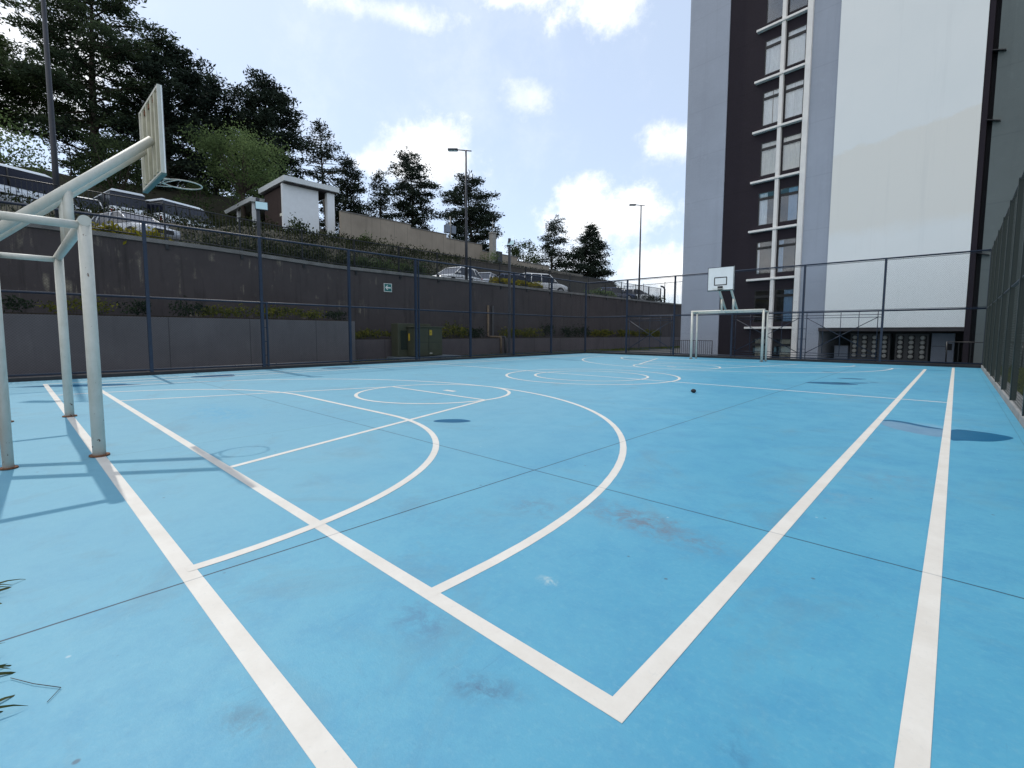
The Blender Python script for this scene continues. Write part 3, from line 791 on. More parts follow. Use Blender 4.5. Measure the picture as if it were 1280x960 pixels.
struct(np_mesh('car_park', V, Q, M['asphalt']))

# ------------------------------------------------------------------ foliage helpers
class Leaves:
    def __init__(s, seed): s.rg = np.random.default_rng(seed); s.V = []; s.n = 0
    def cards(s, C, dirs, length, width, jit=.5):
        """one diamond card per row of C; dirs = preferred axis"""
        n = len(C); rg = s.rg
        d = dirs + rg.normal(0, jit, (n, 3)); d /= np.linalg.norm(d, axis=1)[:, None] + 1e-9
        a = rg.normal(0, 1, (n, 3)); w = np.cross(d, a); w /= np.linalg.norm(w, axis=1)[:, None] + 1e-9
        L = (length * rg.uniform(.6, 1.3, n))[:, None]; Wd = (width * rg.uniform(.6, 1.3, n))[:, None]
        q = np.stack([C - d * L * .5, C + w * Wd * .5, C + d * L * .5, C - w * Wd * .5], 1)
        s.V.append(q.reshape(-1, 3)); s.n += n
    def build(s, name, m, parent=None):
        V = np.concatenate(s.V); Q = np.arange(len(V)).reshape(-1, 4)
        return np_mesh(name, V, Q, m, parent)

def conifer(label, base, h, w, seed, m='leaf_dark', profile='broad', start=.12, limbs=60, dens=1.0, bare=0.0, lean=(0, 0), leaf=.55, group='trees on the hill', bark='bark', tr=None):
    rg = np.random.default_rng(seed)
    t = thing('conifer_tree', label, 'tree', base, 0, group)
    def axis(z):
        f = z / h; return np.array([lean[0] * f * f + .25 * math.sin(f * 5 + seed), lean[1] * f * f + .25 * math.cos(f * 4 + seed), z])
    tr = tr or (.016 * h + .10)
    trunk = MB(); zs = np.linspace(-1.0 - max(0, base[2] - terr(base[0], base[1])), h * .97, 10)
    trunk.tube([axis(z) for z in zs], [max(.03, tr * (1 - z / h)) for z in zs], 8)
    lv = Leaves(seed)
    for i in range(limbs):
        f = start + (1 - start) * ((i + rg.uniform(0, 1)) / limbs) ** .92
        z = f * h
        if profile == 'spire': rad = (1 - f) ** .7 * 1.12 + .06
        elif profile == 'round': rad = math.sqrt(max(0, 1 - (2 * (f - start) / (1 - start) - 1) ** 2)) * .9 + .12
        elif profile == 'umbrella': q_ = (f - start) / (1 - start); rad = (.5 + .5 * math.sin(min(1, q_ * 1.1) * PI * .72)) * (1 - .72 * q_ ** 4)
        elif profile == 'flat': rad = (.55 + .45 * math.sin(min(1, (f - start) / (1 - start)) * PI * .8)) * (1 if f < .86 else .75)
        else: rad = (1 - ((f - start) / (1 - start)) ** 2.2) * .85 + .16
        L = w * .5 * rad * rg.uniform(.55, 1.18)
        az = i * 2.4 + rg.uniform(-.6, .6)
        el = rg.uniform(-.12, .38) + (.35 if profile == 'round' else 0) + .5 * max(0, f - .8)
        o = axis(z); d = np.array([math.cos(az) * math.cos(el), math.sin(az) * math.cos(el), math.sin(el)])
        droop = rg.uniform(.05, .22) * L
        def P(q): return o + d * L * q + np.array([0, 0, -droop * q * q])
        if L > .8:
            trunk.tube([P(0), P(.5), P(.95)], [max(.02, tr * .28 * (1 - f * .6)), max(.016, tr * .16), .012], 5, cap=False)
        if rg.uniform() < bare: continue
        ns = max(3, int(L * 3.9 * dens))
        for k in range(ns):
            q = .30 + .72 * (k + rg.uniform(0, 1)) / ns if profile != 'round' else .35 + .68 * rg.uniform() ** .7
            c = P(q) + rg.normal(0, .20 + .10 * L * (1 - q), 3) * np.array([1, 1, .55])
            nc = int(rg.integers(15, 27) * (1.0 if dens >= 1 else .8))
            side = np.array([-d[1], d[0], 0]) * rg.choice([-1, 1])
            pd = d * .8 + side * rg.uniform(0, .8) + np.array([0, 0, rg.uniform(-.25, .35)])
            C = c + rg.normal(0, 1, (nc, 3)) * np.array([.34, .34, .17]) * (leaf / .55)
            lv.cards(C, np.tile(pd, (nc, 1)), leaf * .74, leaf * .24, .6)
    # top tuft
    o = axis(h); C = o + rg.normal(0, 1, (26, 3)) * np.array([.22, .22, .5]); lv.cards(C, np.tile(np.array([0, 0, 1.]), (26, 1)), leaf, leaf * .3, .6)
    trunk.build('trunk', M[bark], t); lv.build('crown', M[m], t)
    return t

def broadleaf(label, base, h, w, seed, m='leaf_light', trunk_h=.3, clumps=60, leaf=.28, per=90, group='trees on the hill', bark='bark', name='broadleaf_tree', flat=.75):
    rg = np.random.default_rng(seed)
    t = thing(name, label, 'tree', base, 0, group)
    trunk = MB(); tr = .02 * h + .08
    z0 = h * trunk_h
    trunk.tube([(0, 0, -.8 - (max(0, base[2] - terr(base[0], base[1])) if base[0] < -22 else 0)), (.1, 0, z0 * .6), (0, .1, z0)], [tr, tr * .8, tr * .7], 8)
    lv = Leaves(seed); cz = (h + z0 * .8) / 2; rz = (h - z0 * .8) / 2
    for i in range(clumps):
        v = rg.normal(0, 1, 3); v /= np.linalg.norm(v); r = rg.uniform(.45, 1.0) ** .6
        k = rg.uniform(.8, 1.12)
        c = np.array([v[0] * w / 2 * r * k, v[1] * w / 2 * r * k, cz + v[2] * rz * r * k])
        if i % 3 == 0:
            trunk.tube([(0, 0, z0 * rg.uniform(.75, 1)), tuple(c * .5 + np.array([0, 0, z0 * .45])), tuple(c)], [tr * .4, tr * .22, .015], 5, cap=False)
        s = w * .085 * rg.uniform(.7, 1.4)
        C = c + rg.normal(0, 1, (per, 3)) * np.array([s, s, s * flat])
        lv.cards(C, rg.normal(0, 1, (per, 3)), leaf, leaf * .55, 1.0)
    trunk.build('trunk', M[bark], t); lv.build('crown', M[m], t)
    return t

def shrub(name, label, base, sx, sy, h, seed, m, n=260, leaf=.12, cat='shrub', group=None, rz=0):
    rg = np.random.default_rng(seed)
    t = thing(name, label, cat, base, rz, group)
    lv = Leaves(seed); k = max(4, int(n / 26))
    for i in range(k):
        c = np.array([rg.uniform(-.5, .5) * sx, rg.uniform(-.5, .5) * sy, h * rg.uniform(.25, .85)])
        C = c + rg.normal(0, 1, (26, 3)) * np.array([.12 * sx + .05, min(.18, .12 * sy + .05), .16 * h])
        C[:, 2] = np.maximum(C[:, 2], .02)
        lv.cards(C, np.tile(np.array([0, 0, .6]), (26, 1)), leaf, leaf * .42, .8)
    st = MB()
    for i in range(max(3, min(14, int(max(sx, sy) * 3)))):
        x, y = rg.uniform(-.4, .4) * sx, rg.uniform(-.4, .4) * sy
        st.tube([(x, y, -.05), (x + rg.uniform(-.05, .05), y + rg.uniform(-.05, .05), h * .7)], [.012, .006], 5, cap=False)
    st.build('stem', M['bark'], t); lv.build('foliage', M[m], t)
    return t

# ------------------------------------------------------------------ trees
BIG = 'big dark trees on the hill top'
conifer('towering dark tree at top left, tallest of the hill trees, behind the near backboard', (-58.9, 6.9, 13.6), 22.5, 13.0, 21, m='leaf_darkgreen', profile='umbrella', start=.08, limbs=125, dens=1.05, leaf=.55, group=BIG)
conifer('dark tree stepping down right of the towering tree, above the near hoop', (-57.7, 12.0, 14.2), 14.6, 11.0, 22, profile='umbrella', start=.06, limbs=90, dens=1.05, leaf=.6, group=BIG)
conifer('lower dark tree between the near hoop and the round light green tree', (-60.6, 16.9, 15.0), 13.8, 9.5, 23, profile='broad', start=.05, limbs=80, dens=1.1, leaf=.6, group=BIG)
conifer('tall dark conifer behind the round light green tree', (-56.4, 20.9, 15.0), 13.6, 9.4, 24, profile='umbrella', start=.05, limbs=95, dens=1.15, leaf=.6, group=BIG)
conifer('greener spreading tree with pale forked trunk behind the bus', (-63.0, .2, 14.6), 12.6, 11.5, 25, m='leaf_mid', profile='umbrella', start=.36, limbs=80, dens=1.0, leaf=.5, group=BIG, bark='bark_pale')
conifer('mid green tree at the left edge of the photo above the bus roof', (-58.0, -6.0, 13.5), 13.5, 11, 26, m='leaf_mid', profile='flat', start=.25, limbs=70, dens=1.0, leaf=.5, group=BIG)
broadleaf('round light green tree standing left of the white gatehouse', (-48.6, 15.6, 11.2), 8.2, 7.6, 31, 'leaf_light', .40, 58, .22, 190)
conifer('thin ragged conifer with bare trunks right of the white gatehouse', (-55.4, 27.1, 12.0), 13.6, 6.2, 27, profile='broad', start=.50, limbs=50, dens=.85, bare=.30, leaf=.5, lean=(-.6, -.8), bark='bark_pale')
conifer('dense dark conifer low behind the thin ragged conifer', (-57.6, 30.5, 12.0), 10.8, 7.6, 28, profile='broad', start=.03, limbs=70, dens=1.0, leaf=.55)
conifer('small dark conifer filling the gap left of the layered conifer', (-58.2, 35.6, 12.2), 10.3, 6.0, 29, profile='broad', start=.05, limbs=52, dens=.95, leaf=.55)
conifer('layered dark conifer over the middle of the beige wall', (-51.7, 36.2, 11.0), 12.6, 7.4, 30, profile='umbrella', start=.08, limbs=76, dens=1.15, bare=.10, leaf=.52)
conifer('broad dark conifer right behind the taller middle street lamp', (-46.0, 41.4, 9.6), 11.3, 8.4, 32, profile='umbrella', start=.06, limbs=84, dens=1.15, bare=.08, leaf=.52)
broadleaf('small round dark bush tree at the right end of the beige wall', (-44.8, 50.2, 8.4), 6.2, 4.6, 33, 'leaf_mid', .15, 44, .26, 70)
conifer('airy dark conifer left of the last pointed conifer', (-45.7, 58.0, 8.2), 10.2, 7.6, 34, profile='broad', start=.12, limbs=64, dens=.95, bare=.12, leaf=.5)
conifer('last pointed dark conifer before the open sky', (-41.8, 61.6, 6.6), 10.9, 9.6, 35, profile='spire', start=.04, limbs=96, dens=1.15, leaf=.52)
conifer('slender bare stemmed tree before the sky gap near the bus', (-58.5, 4.6, 13.3), 6.5, 4.5, 36, profile='flat', start=.55, limbs=24, dens=.5, bare=.4, leaf=.4, tr=.10)
broadleaf('low yellow green tree just above the bus roof', (-47.5, -.8, 9.8), 5.4, 8.0, 37, 'leaf_light', .2, 54, .22, 80)
broadleaf('green bushy tree below the crossed limbs behind the near backboard', (-50.0, 6.8, 10.5), 6.6, 5.0, 38, 'leaf_mid', .2, 46, .22, 80)
broadleaf('slim green sapling behind the near hoop', (-46.5, 11.5, 9.6), 4.4, 2.8, 39, 'leaf_mid', .25, 26, .2, 60)
shrub('potted_conifer', 'spiky young conifer in front of the white gatehouse wall', (-39.6, 16.6, terr(-39.6, 16.6) + .05), 1.5, 1.5, 2.0, 41, 'leaf_mid', 420, .3, 'shrub')
shrub('shrub', 'small grey green shrub at the foot of the gatehouse pillar', (-39.4, 19.6, terr(-39.4, 19.6) + .05), 1.0, 1.0, 1.1, 42, 'leaf_mid', 260, .2, 'shrub')
shrub('shrub', 'light green bush in front of the right part of the beige wall', (-37.8, 36.6, terr(-37.8, 36.6) + .05), 1.7, 1.9, 1.7, 43, 'leaf_light', 420, .2, 'shrub')
shrub('shrub', 'bright tuft of yellow green leaves at the left end of the beige wall', (-37.6, 21.6, terr(-37.6, 21.6) + .05), 1.0, 1.2, 1.0, 44, 'leaf_light', 260, .25, 'shrub')

# ground cover on the bank
rg = np.random.default_rng(99); lv = Leaves(99)
for i in range(7600):
    d = rg.uniform(27.6, 46); y = rg.uniform(-12, 62)
    if y > 33 and 28.8 < d < 31.5: continue
    if y < 10.5 and d > 37.0 and d < 44: continue
    x = -d; z = terr(x, y)
    big = .5 + .5 * math.sin(x * .9 + 1.3 * math.sin(y * .5)) * math.sin(y * .8)
    k = 14; s = .18 + .16 * big
    if d > 35 and y > 14: s *= .6
    C = np.array([x, y, z + s * .8]) + rg.normal(0, 1, (k, 3)) * np.array([.34, .34, s])
    lv.cards(C, np.tile(np.array([0, 0, .8]), (k, 1)), .26, .085, .8)
struct(lv.build('ground_cover', M['leaf_shrub']), 'stuff')

# hedges on the wall top and reeds
shrub('low_hedge', 'bright yellow low hedge on the wall top behind the near goal post', (-22.95, 3.0, 4.43), .8, 2.9, .72, 50, 'leaf_yellow', 3600, .22, 'hedge', 'low hedges on the wall top')
shrub('low_hedge', 'yellow green low hedge on the wall top between hatchback and white suv', (-22.95, 24.9, 4.43), .8, 4.8, .55, 51, 'leaf_yellow', 4200, .22, 'hedge', 'low hedges on the wall top')
shrub('low_hedge', 'dull green hedge on the wall top below the gatehouse', (-23.2, 9.3, 4.43), 1.0, 6.4, .95, 52, 'leaf_shrub', 3600, .17, 'hedge', 'low hedges on the wall top')
shrub('low_hedge', 'reedy green hedge on the wall top above the arrow sign', (-23.2, 15.0, 4.43), .9, 4.8, .8, 53, 'leaf_mid', 1500, .3, 'hedge', 'low hedges on the wall top')
shrub('low_hedge', 'thin pale grasses on the wall top right of the white suv', (-22.9, 35.6, 4.43), .7, 4.4, .7, 54, 'leaf_light', 700, .25, 'hedge', 'low hedges on the wall top')
shrub('low_hedge', 'dull hedge on the wall top beside the farthest parked car', (-22.7, 45.0, 4.43), .8, 4.6, .75, 55, 'leaf_shrub', 700, .2, 'hedge', 'low hedges on the wall top')

# planter plants
PL = 'plants in the grey planters'
tall = [(.2, .7, .45, 'leaf_deep', 'dark clump in the tall planter at the left edge'), (1.6, 1.3, .50, 'leaf_planter', 'yellow green clump in the tall planter behind the near goal posts'),
        (3.1, .6, .50, 'leaf_deep', 'small dark plant in the tall planter right of the first fence post'), (4.65, .75, .62, 'leaf_deep', 'upright dark plant in the tall planter between two fence posts'),
        (5.75, 1.25, .42, 'leaf_planter', 'low yellow clump in the tall planter just left of the doubled fence post'), (7.4, 2.0, .48, 'leaf_planter', 'long yellow green clump in the tall planter right of the doubled fence post'),
        (9.0, 1.1, .42, 'leaf_planter', 'rounded yellow green clump near the tall planter end'), (10.25, .8, .38, 'leaf_deep', 'sparse dark plant at the right end of the tall planter')]
for i, (y, s, h, m, lab) in enumerate(tall):
    shrub('planter_plant', lab, (-20.55, y, 1.9), .6, s, h, 60 + i, m, int(300 * s + 120), .12, 'plant', PL)
low = [(12.6, 1.9, .42, 'leaf_planter', 'long yellow green clump in the low planter left of the green cabinet'), (16.3, .9, .55, 'leaf_deep', 'dark plant in the low planter touching the green cabinet'),
       (17.9, 1.9, .85, 'leaf_planter', 'tall bushy plant in the low planter right of the green cabinet'), (19.5, 1.5, .62, 'leaf_deep', 'dark plant in the low planter left of the drain pipes'),
       (22.9, 1.3, .55, 'leaf_planter', 'yellow clump in the low planter right of the drain pipes'), (24.9, 1.9, .60, 'leaf_planter', 'broad yellow clump in the low planter near the second floodlight pole'),
       (26.8, .9, .85, 'leaf_deep', 'upright dark plant in the low planter left of the fence corner'), (29.0, 1.0, .75, 'leaf_deep', 'dark rounded plant seen in the low planter close to the fence corner'),
       (30.9, 1.8, .85, 'leaf_deep', 'large dark clump in the low planter left of the corner post'), (34.0, 3.0, .55, 'leaf_planter', 'long yellow strip in the low planter right of the corner post'),
       (38.0, 2.8, .60, 'leaf_planter', 'yellow strip in the low planter before the first crossed brace'), (42.5, 3.6, .60, 'leaf_planter', 'farthest yellow strip in the low planter behind the crossed brace')]
for i, (y, s, h, m, lab) in enumerate(low):
    shrub('planter_plant', lab, (-21.5, y, 1.04), .6, s, h, 80 + i, m, int(300 * s + 120), .15, 'plant', PL)
# verge grass strip at wall foot
rg = np.random.default_rng(5); lv = Leaves(5); n = 5200
C = np.stack([rg.uniform(-21.0, -18.6, n), rg.uniform(10.6, 48, n), rg.uniform(-.02, .07, n)], 1)
lv.cards(C, np.tile(np.array([0, 0, 1.]), (n, 1)), .16, .03, .4)
struct(lv.build('grass', M['grass']), 'stuff')

# ------------------------------------------------------------------ street lamps and floodlights
def lamp_post(label, base, h, arm=1.0, az=PI, group='street lamps on the wall top'):
    t = thing('street_lamp', label, 'lamp', base, az, group)
    MB().tube([(0, 0, 0), (0, 0, 3), (0, 0, h)], [.10, .085, .055], 10).build('pole', M['lamp_pole'], t)
    mb = MB(); mb.box(-.16, -.16, 0, .16, .16, .05); mb.build('base_plate', M['lamp_pole'], t)
    MB().tube([(-.35, 0, h - .05), (arm * .55, 0, h + .03)], .035, 8).build('arm', M['lamp_pole'], t)
    mb = MB(); mb.box(arm * .5, -.14, h - .03, arm * .5 + .62, .14, h + .08); hd = mb.build('lamp_head', M['lamp_pole'], t, bevel=.03)
    mb = MB(); mb.box(arm * .5 + .06, -.11, h - .045, arm * .5 + .56, .11, h - .033); mb.build('lens', M['lamp_glass'], hd)
    return t
CAMAZ = R(43.1 + 180)
lamp_post('tall dark street lamp at far left cut off by the photo top', (-22.75, 1.48, 4.45), 9.5, az=CAMAZ)
lamp_post('middle street lamp rising in front of the broad dark conifer', (-22.9, 20.2, 4.45), 8.2, az=CAMAZ)
lamp_post('farthest street lamp standing alone against the sky near the building', (-22.7, 42.2, 4.45), 9.1, az=CAMAZ)

def floodlight(label, base, h, tilt, rz):
    t = thing('floodlight_pole', label, 'floodlight', base, rz, 'floodlight poles at the left fence')
    mb = MB(); mb.box(-.06, -.06, 0, .06, .06, h); mb.build('pole', M['lamp_pole'], t)
    mb = MB(); c, s_ = math.cos(tilt), math.sin(tilt)
    a = Vector((.08, -.22 + .12, h - .42)); mb.obox(a, (0, .42, 0), (.05 * c, 0, .05 * s_), (-.30 * s_, 0, .30 * c)); hd = mb.build('lamp_head', M['lamp_pole'], t)
    mb = MB(); a2 = a + Vector((.052 * c, .02, .052 * s_)) + Vector((-.02 * s_, 0, .02 * c)); mb.obox(a2, (0, .38, 0), (.006 * c, 0, .006 * s_), (-.26 * s_, 0, .26 * c)); mb.build('lens', M['lamp_glass'], hd)
    mb = MB(); mb.box(.05, -.03, h - .3, .11, .03, h - .22); mb.build('bracket', M['lamp_pole'], t)
    return t
floodlight('floodlight pole with pale lamp beside the doubled fence post, below the gatehouse', (-18.75, 6.52, -.03), 6.2, R(8), R(-15))
floodlight('floodlight pole with tilted teal lamp in front of the small round bush tree', (-18.75, 19.78, -.03), 6.7, R(25), R(-70))

# utility bits on the hill
up = thing('utility_pole', 'thin pole with two grey boxes above the beige wall', 'pole', (-40.2, 33.2, 9.0))
MB().tube([(0, 0, -1.2), (0, 0, 4.7)], .07, 8).build('pole', M['post_conc'], up)
for y in (-.45, .35):
    mb = MB(); mb.box(-.2, y - .28, 2.95, .2, y + .28, 3.75); mb.build('meter_case', M['door_grey'], up, bevel=.02)
gp = thing('gate_pillar', 'pale concrete pillar with thin mast at the right end of the beige wall', 'pillar', (-37.9, 37.3, 8.6))
mb = MB(); mb.box(-.28, -.28, -1.0, .28, .28, 3.6); mb.box(-.34, -.34, 3.6, .34, .34, 3.75); mb.build('shaft', M['post_conc'], gp, bevel=.02)
MB().tube([(0, 0, 3.75), (0, 0, 5.0)], .035, 6).build('mast', M['post_conc'], gp)
mb = MB(); mb.box(.1, .34, -.9, .4, 1.1, 1.75); mb.build('gate_leaf', M['lamp_pole'], gp)

# beige boundary wall and dark stepped wall
bw = thing('boundary_wall', 'long beige block wall stepping down the hill below the conifers', 'wall', (-39.0, 20, 0))
steps = [(20.1, 23.4, 11.62), (23.4, 27.2, 11.66), (27.2, 31.6, 11.38), (31.6, 36.6, 11.02), (36.6, 42.4, 10.35), (42.4, 48.5, 9.9), (48.5, 56, 9.45)]
mb = MB()
for a, b, z in steps: mb.box(-.14, a - 20, 6, .14, b - 20, z)
mb.build('wall_face', M['beige'], bw)
mb = MB()
for a, b, z in steps: mb.box(-.19, a - 20 + .01, z + .002, .19, b - 20 - .01, z + .08)
mb.build('coping', M['coping'], bw)
dw = thing('boundary_wall', 'dark hill wall with stepped right end above the white suv', 'wall', (-30.0, 40, 0))
mb = MB(); mb.box(-.15, -14, 3.5, .15, 9.6, 7.30); mb.box(-.15, 9.6, 3.5, .15, 12.6, 6.72); mb.build('wall_face', M['darkwall'], dw)
mb = MB(); mb.box(-.2, -14, 7.303, .2, 9.62, 7.38); mb.box(-.2, 9.63, 6.723, .2, 12.62, 6.80); mb.build('coping', M['darkwall'], dw)

# far picket fence at the end of the car park
pf = thing('picket_fence', 'thin grey picket fence against the sky beyond the farthest car', 'fence', (-30, 50.5, 4.42))
A = Vector((0, 1.5, 0)); Bv = Vector((17, -1.0, 0)); L = (Bv - A).length; du = (Bv - A).normalized()
mb = MB()
for i in range(int(L / .16)):
    p = A + du * (i * .16); mb.box(p.x - .009, p.y - .009, .1, p.x + .009, p.y + .009, 2.6)
mb.build('pickets', M['door_grey'], pf)
for z in (.15, 2.6): MB().tube([A + Vector((0, 0, z)), Bv + Vector((0, 0, z))], .03, 6).build('rail', M['lamp_pole'], pf)
for i in range(7):
    p = A + du * (L * i / 6); MB().tube([p, p + Vector((0, 0, 2.75))], .045, 8).build('post', M['lamp_pole'], pf)
bl = thing('bollard', 'bent pipe bollard beside the farthest parked car', 'bollard', (-22.6, 47.5, 4.45))
MB().tube([(0, 0, 0), (0, 0, 1.5), (-.1, -.1, 1.75), (-.3, -.3, 1.82)], .09, 10).build('pipe', M['lamp_pole'], bl)
bl.scale = (1, 1, 1)

# ------------------------------------------------------------------ gatehouse
gh = thing('gatehouse', 'small white gatehouse with flat overhanging roof and dark brown side wall', 'building', (-40.2, 16.0, 9.0))
def part(name, m, par, *boxes, bevel=.0):
    mb = MB()
    for b in boxes: mb.box(*b)
    return mb.build(name, m, par, bevel=bevel)
part('roof', M['fascia'], gh, (-5.6, 0, 4.52, .05, 4.7, 4.95), bevel=.02)
part('soffit', M['soffit'], gh, (-5.4, .2, 4.42, -.15, 4.5, 4.515))
part('front_wall', M['house_white'], gh, (-.75, .05, -1, -.5, 3.05, 4.415))
part('side_wall', M['brown_wall'], gh, (-5.2, .35, -1, -.80, .55, 4.415))
part('rear_wall', M['brown_wall'], gh, (-5.2, .56, -1, -5.0, 4.2, 4.415))
part('pillar', M['house_white'], gh, (-.75, 3.75, -1, -.3, 4.40, 4.415))
wn = part('small_window', M['frame'], gh, (-1.9, .335, 2.0, -1.35, .348, 2.3)); part('pane', M['curtain_cream'], wn, (-1.85, .325, 2.04, -1.40, .333, 2.26))
part('lower_roof', M['fascia'], gh, (-15.0, -.6, 3.85, -5.9, 4.0, 4.25), bevel=.02)
for x in (-14.4, -10.3, -6.3): part('column', M['house_white'], gh, (x - .15, -.3, -1, x + .15, 0, 3.845))
part('back_wall', M['brown_wall'], gh, (-14.6, 3.2, -1, -6.0, 3.4, 3.845))

# ------------------------------------------------------------------ vehicles
def wheel(par, x, y, r=.32, w=.2):
    t = MB().tube([(x - w / 2, y, r), (x + w / 2, y, r)], r, 20).build('wheel', M['rubber'], par)
    s = 1 if x > 0 else -1
    MB().tube([(x + s * (w / 2 - .02), y, r), (x + s * (w / 2 + .012), y, r)], r * .64, 16).build('rim', M['rim'], t)
def loft(stations, smooth=True):
    """stations: (y, half width, z low, z high, roundness)"""
    mb = MB(); vs = []; k = 12
    for y, hw, z0, z1, rd in stations:
        prof = [(-hw * .94, z0), (-hw, z0 + .12), (-hw, z0 + (z1 - z0) * .62), (-hw * (1 - .04), z1 - rd * .6), (-hw * (1 - .13), z1 - rd * .1), (-hw * .5, z1),
                (hw * .5, z1), (hw * (1 - .13), z1 - rd * .1), (hw * (1 - .04), z1 - rd * .6), (hw, z0 + (z1 - z0) * .62), (hw, z0 + .12), (hw * .94, z0)]
        vs += [(x, y, z) for x, z in prof]
    fs = []
    for i in range(len(stations) - 1):
        for j in range(k): fs.append((i * k + j, (i + 1) * k + j, (i + 1) * k + (j + 1) % k, i * k + (j + 1) % k))
    e = (len(stations) - 1) * k
    fs += [tuple(range(k)), tuple(reversed(range(e, e + k)))]
    mb.add(vs, fs, smooth); return mb
def make_car(label, loc, rz, paint, suv=False, group='cars parked on the wall top'):
    t = thing('parked_car', label, 'car', loc, rz, group)
    h = 1.72 if suv else 1.48; hb = 1.02 if suv else .92; hw = .90 if suv else .86; Lf, Lr = 2.2, -2.1
    body = loft([(Lr, hw * .86, .34, hb - .10, .10), (Lr + .12, hw * .96, .28, hb - .02, .12), (-1.2, hw, .22, hb, .12), (.2, hw, .22, hb, .12), (1.05, hw, .22, hb - .03, .12),
                 (1.7, hw * .96, .25, hb - .14, .14), (2.08, hw * .88, .30, hb - .24, .14), (Lf, hw * .74, .36, hb - .36, .1)])
    body.build('body', paint, t)
    gw = hw * .93; rw_ = hw * .74
    yb0, yb1, yt0, yt1 = (-2.0, 1.12, -1.75, .42) if suv else (-1.98, 1.15, -1.45, .25)
    vs = [(-gw, yb0, hb - .03), (gw, yb0, hb - .03), (gw, yb1, hb - .05), (-gw, yb1, hb - .05), (-rw_, yt0, h - .06), (rw_, yt0, h - .06), (rw_, yt1, h - .06), (-rw_, yt1, h - .06)]
    MB().add(vs, [(0, 1, 5, 4), (1, 2, 6, 5), (2, 3, 7, 6), (3, 0, 4, 7), (4, 5, 6, 7)]).build('window', M['car_glass'], t)
    rf = MB(); a = .03
    rf.add([(-rw_ - a, yt0 - .10, h - .075), (rw_ + a, yt0 - .10, h - .075), (rw_ + a, yt1 + .10, h - .085), (-rw_ - a, yt1 + .10, h - .085),
            (-rw_ * .85, yt0 + .05, h), (rw_ * .85, yt0 + .05, h), (rw_ * .85, yt1 - .15, h), (-rw_ * .85, yt1 - .15, h)],
           [(3, 2, 1, 0), (4, 5, 6, 7), (0, 1, 5, 4), (1, 2, 6, 5), (2, 3, 7, 6), (3, 0, 4, 7)]).build('roof', paint, t, bevel=.02)
    for s in (-1, 1):
        for (pb, pt) in ((yb0, yt0), (yb1, yt1), (-.35, -.35), (-1.35, -1.2)):
            MB().tube([(s * (gw + .005), pb, hb - .04), (s * (rw_ + .02), pt, h - .07)], .035, 6).build('pillar', paint, t)
        wheel(t, s * (hw - .08), 1.35); wheel(t, s * (hw - .08), -1.3)
        mb = MB(); mb.box(s * hw * .50, 2.0, hb - .42, s * hw * .82, 2.16, hb - .27); mb.build('headlight', M['headlamp'], t, bevel=.02)
        mb = MB(); mb.box(s * hw * .66, Lr - .03, hb - .32, s * hw * .93, Lr + .10, hb - .06); mb.build('taillight', M['tail'], t, bevel=.02)
        mb = MB(); mb.box(s * (hw + .02), .72, hb + .02, s * (hw + .17), .84, hb + .15); mb.build('mirror', paint, t, bevel=.02)
        hd = MB()
        for y in (.35, -.75): hd.box(s * (hw - .01), y - .09, hb - .2, s * (hw + .012), y + .09, hb - .17)
        hd.build('door_handle', M['black_plastic'], t)
    mb = MB(); mb.box(-hw * .45, 2.10, .42, hw * .45, 2.215, .60); mb.build('grille', M['black_plastic'], t)
    mb = MB(); mb.box(-.26, Lr - .02, .52, .26, Lr + .01, .64); mb.build('number_plate', M['plate'], t)
    mb = MB(); mb.box(-hw * .8, Lr - .05, .32, hw * .8, Lr + .08, .46); mb.build('rear_bumper', M['black_plastic'], t, bevel=.02)
    return t
make_car('silver hatchback parked on the wall top behind the near goal', (-27.3, 4.2, 5.15), R(-70), M['silver'])
make_car('white and orange lit hatchback parked just left of the middle street lamp', (-25.6, 21.6, 4.40), R(-168), M['white_car'])
make_car('dark hatchback half hidden behind the middle street lamp', (-26.6, 25.2, 4.46), R(-150), M['silver'])
make_car('dark blue car parked left of the white suv', (-26.0, 28.0, 4.46), R(-20), M['blue_car'])
make_car('big white suv parked facing right on the wall top', (-25.4, 30.6, 4.46), R(-22), M['white_car'], True)
make_car('farthest parked car, dark roof and white bonnet, beside the lone street lamp', (-25.5, 42.4, 4.46), R(-60), M['blue_car'])
make_car('white car tucked in front of the farthest dark car', (-24.6, 45.2, 4.46), R(-60), M['white_car'])

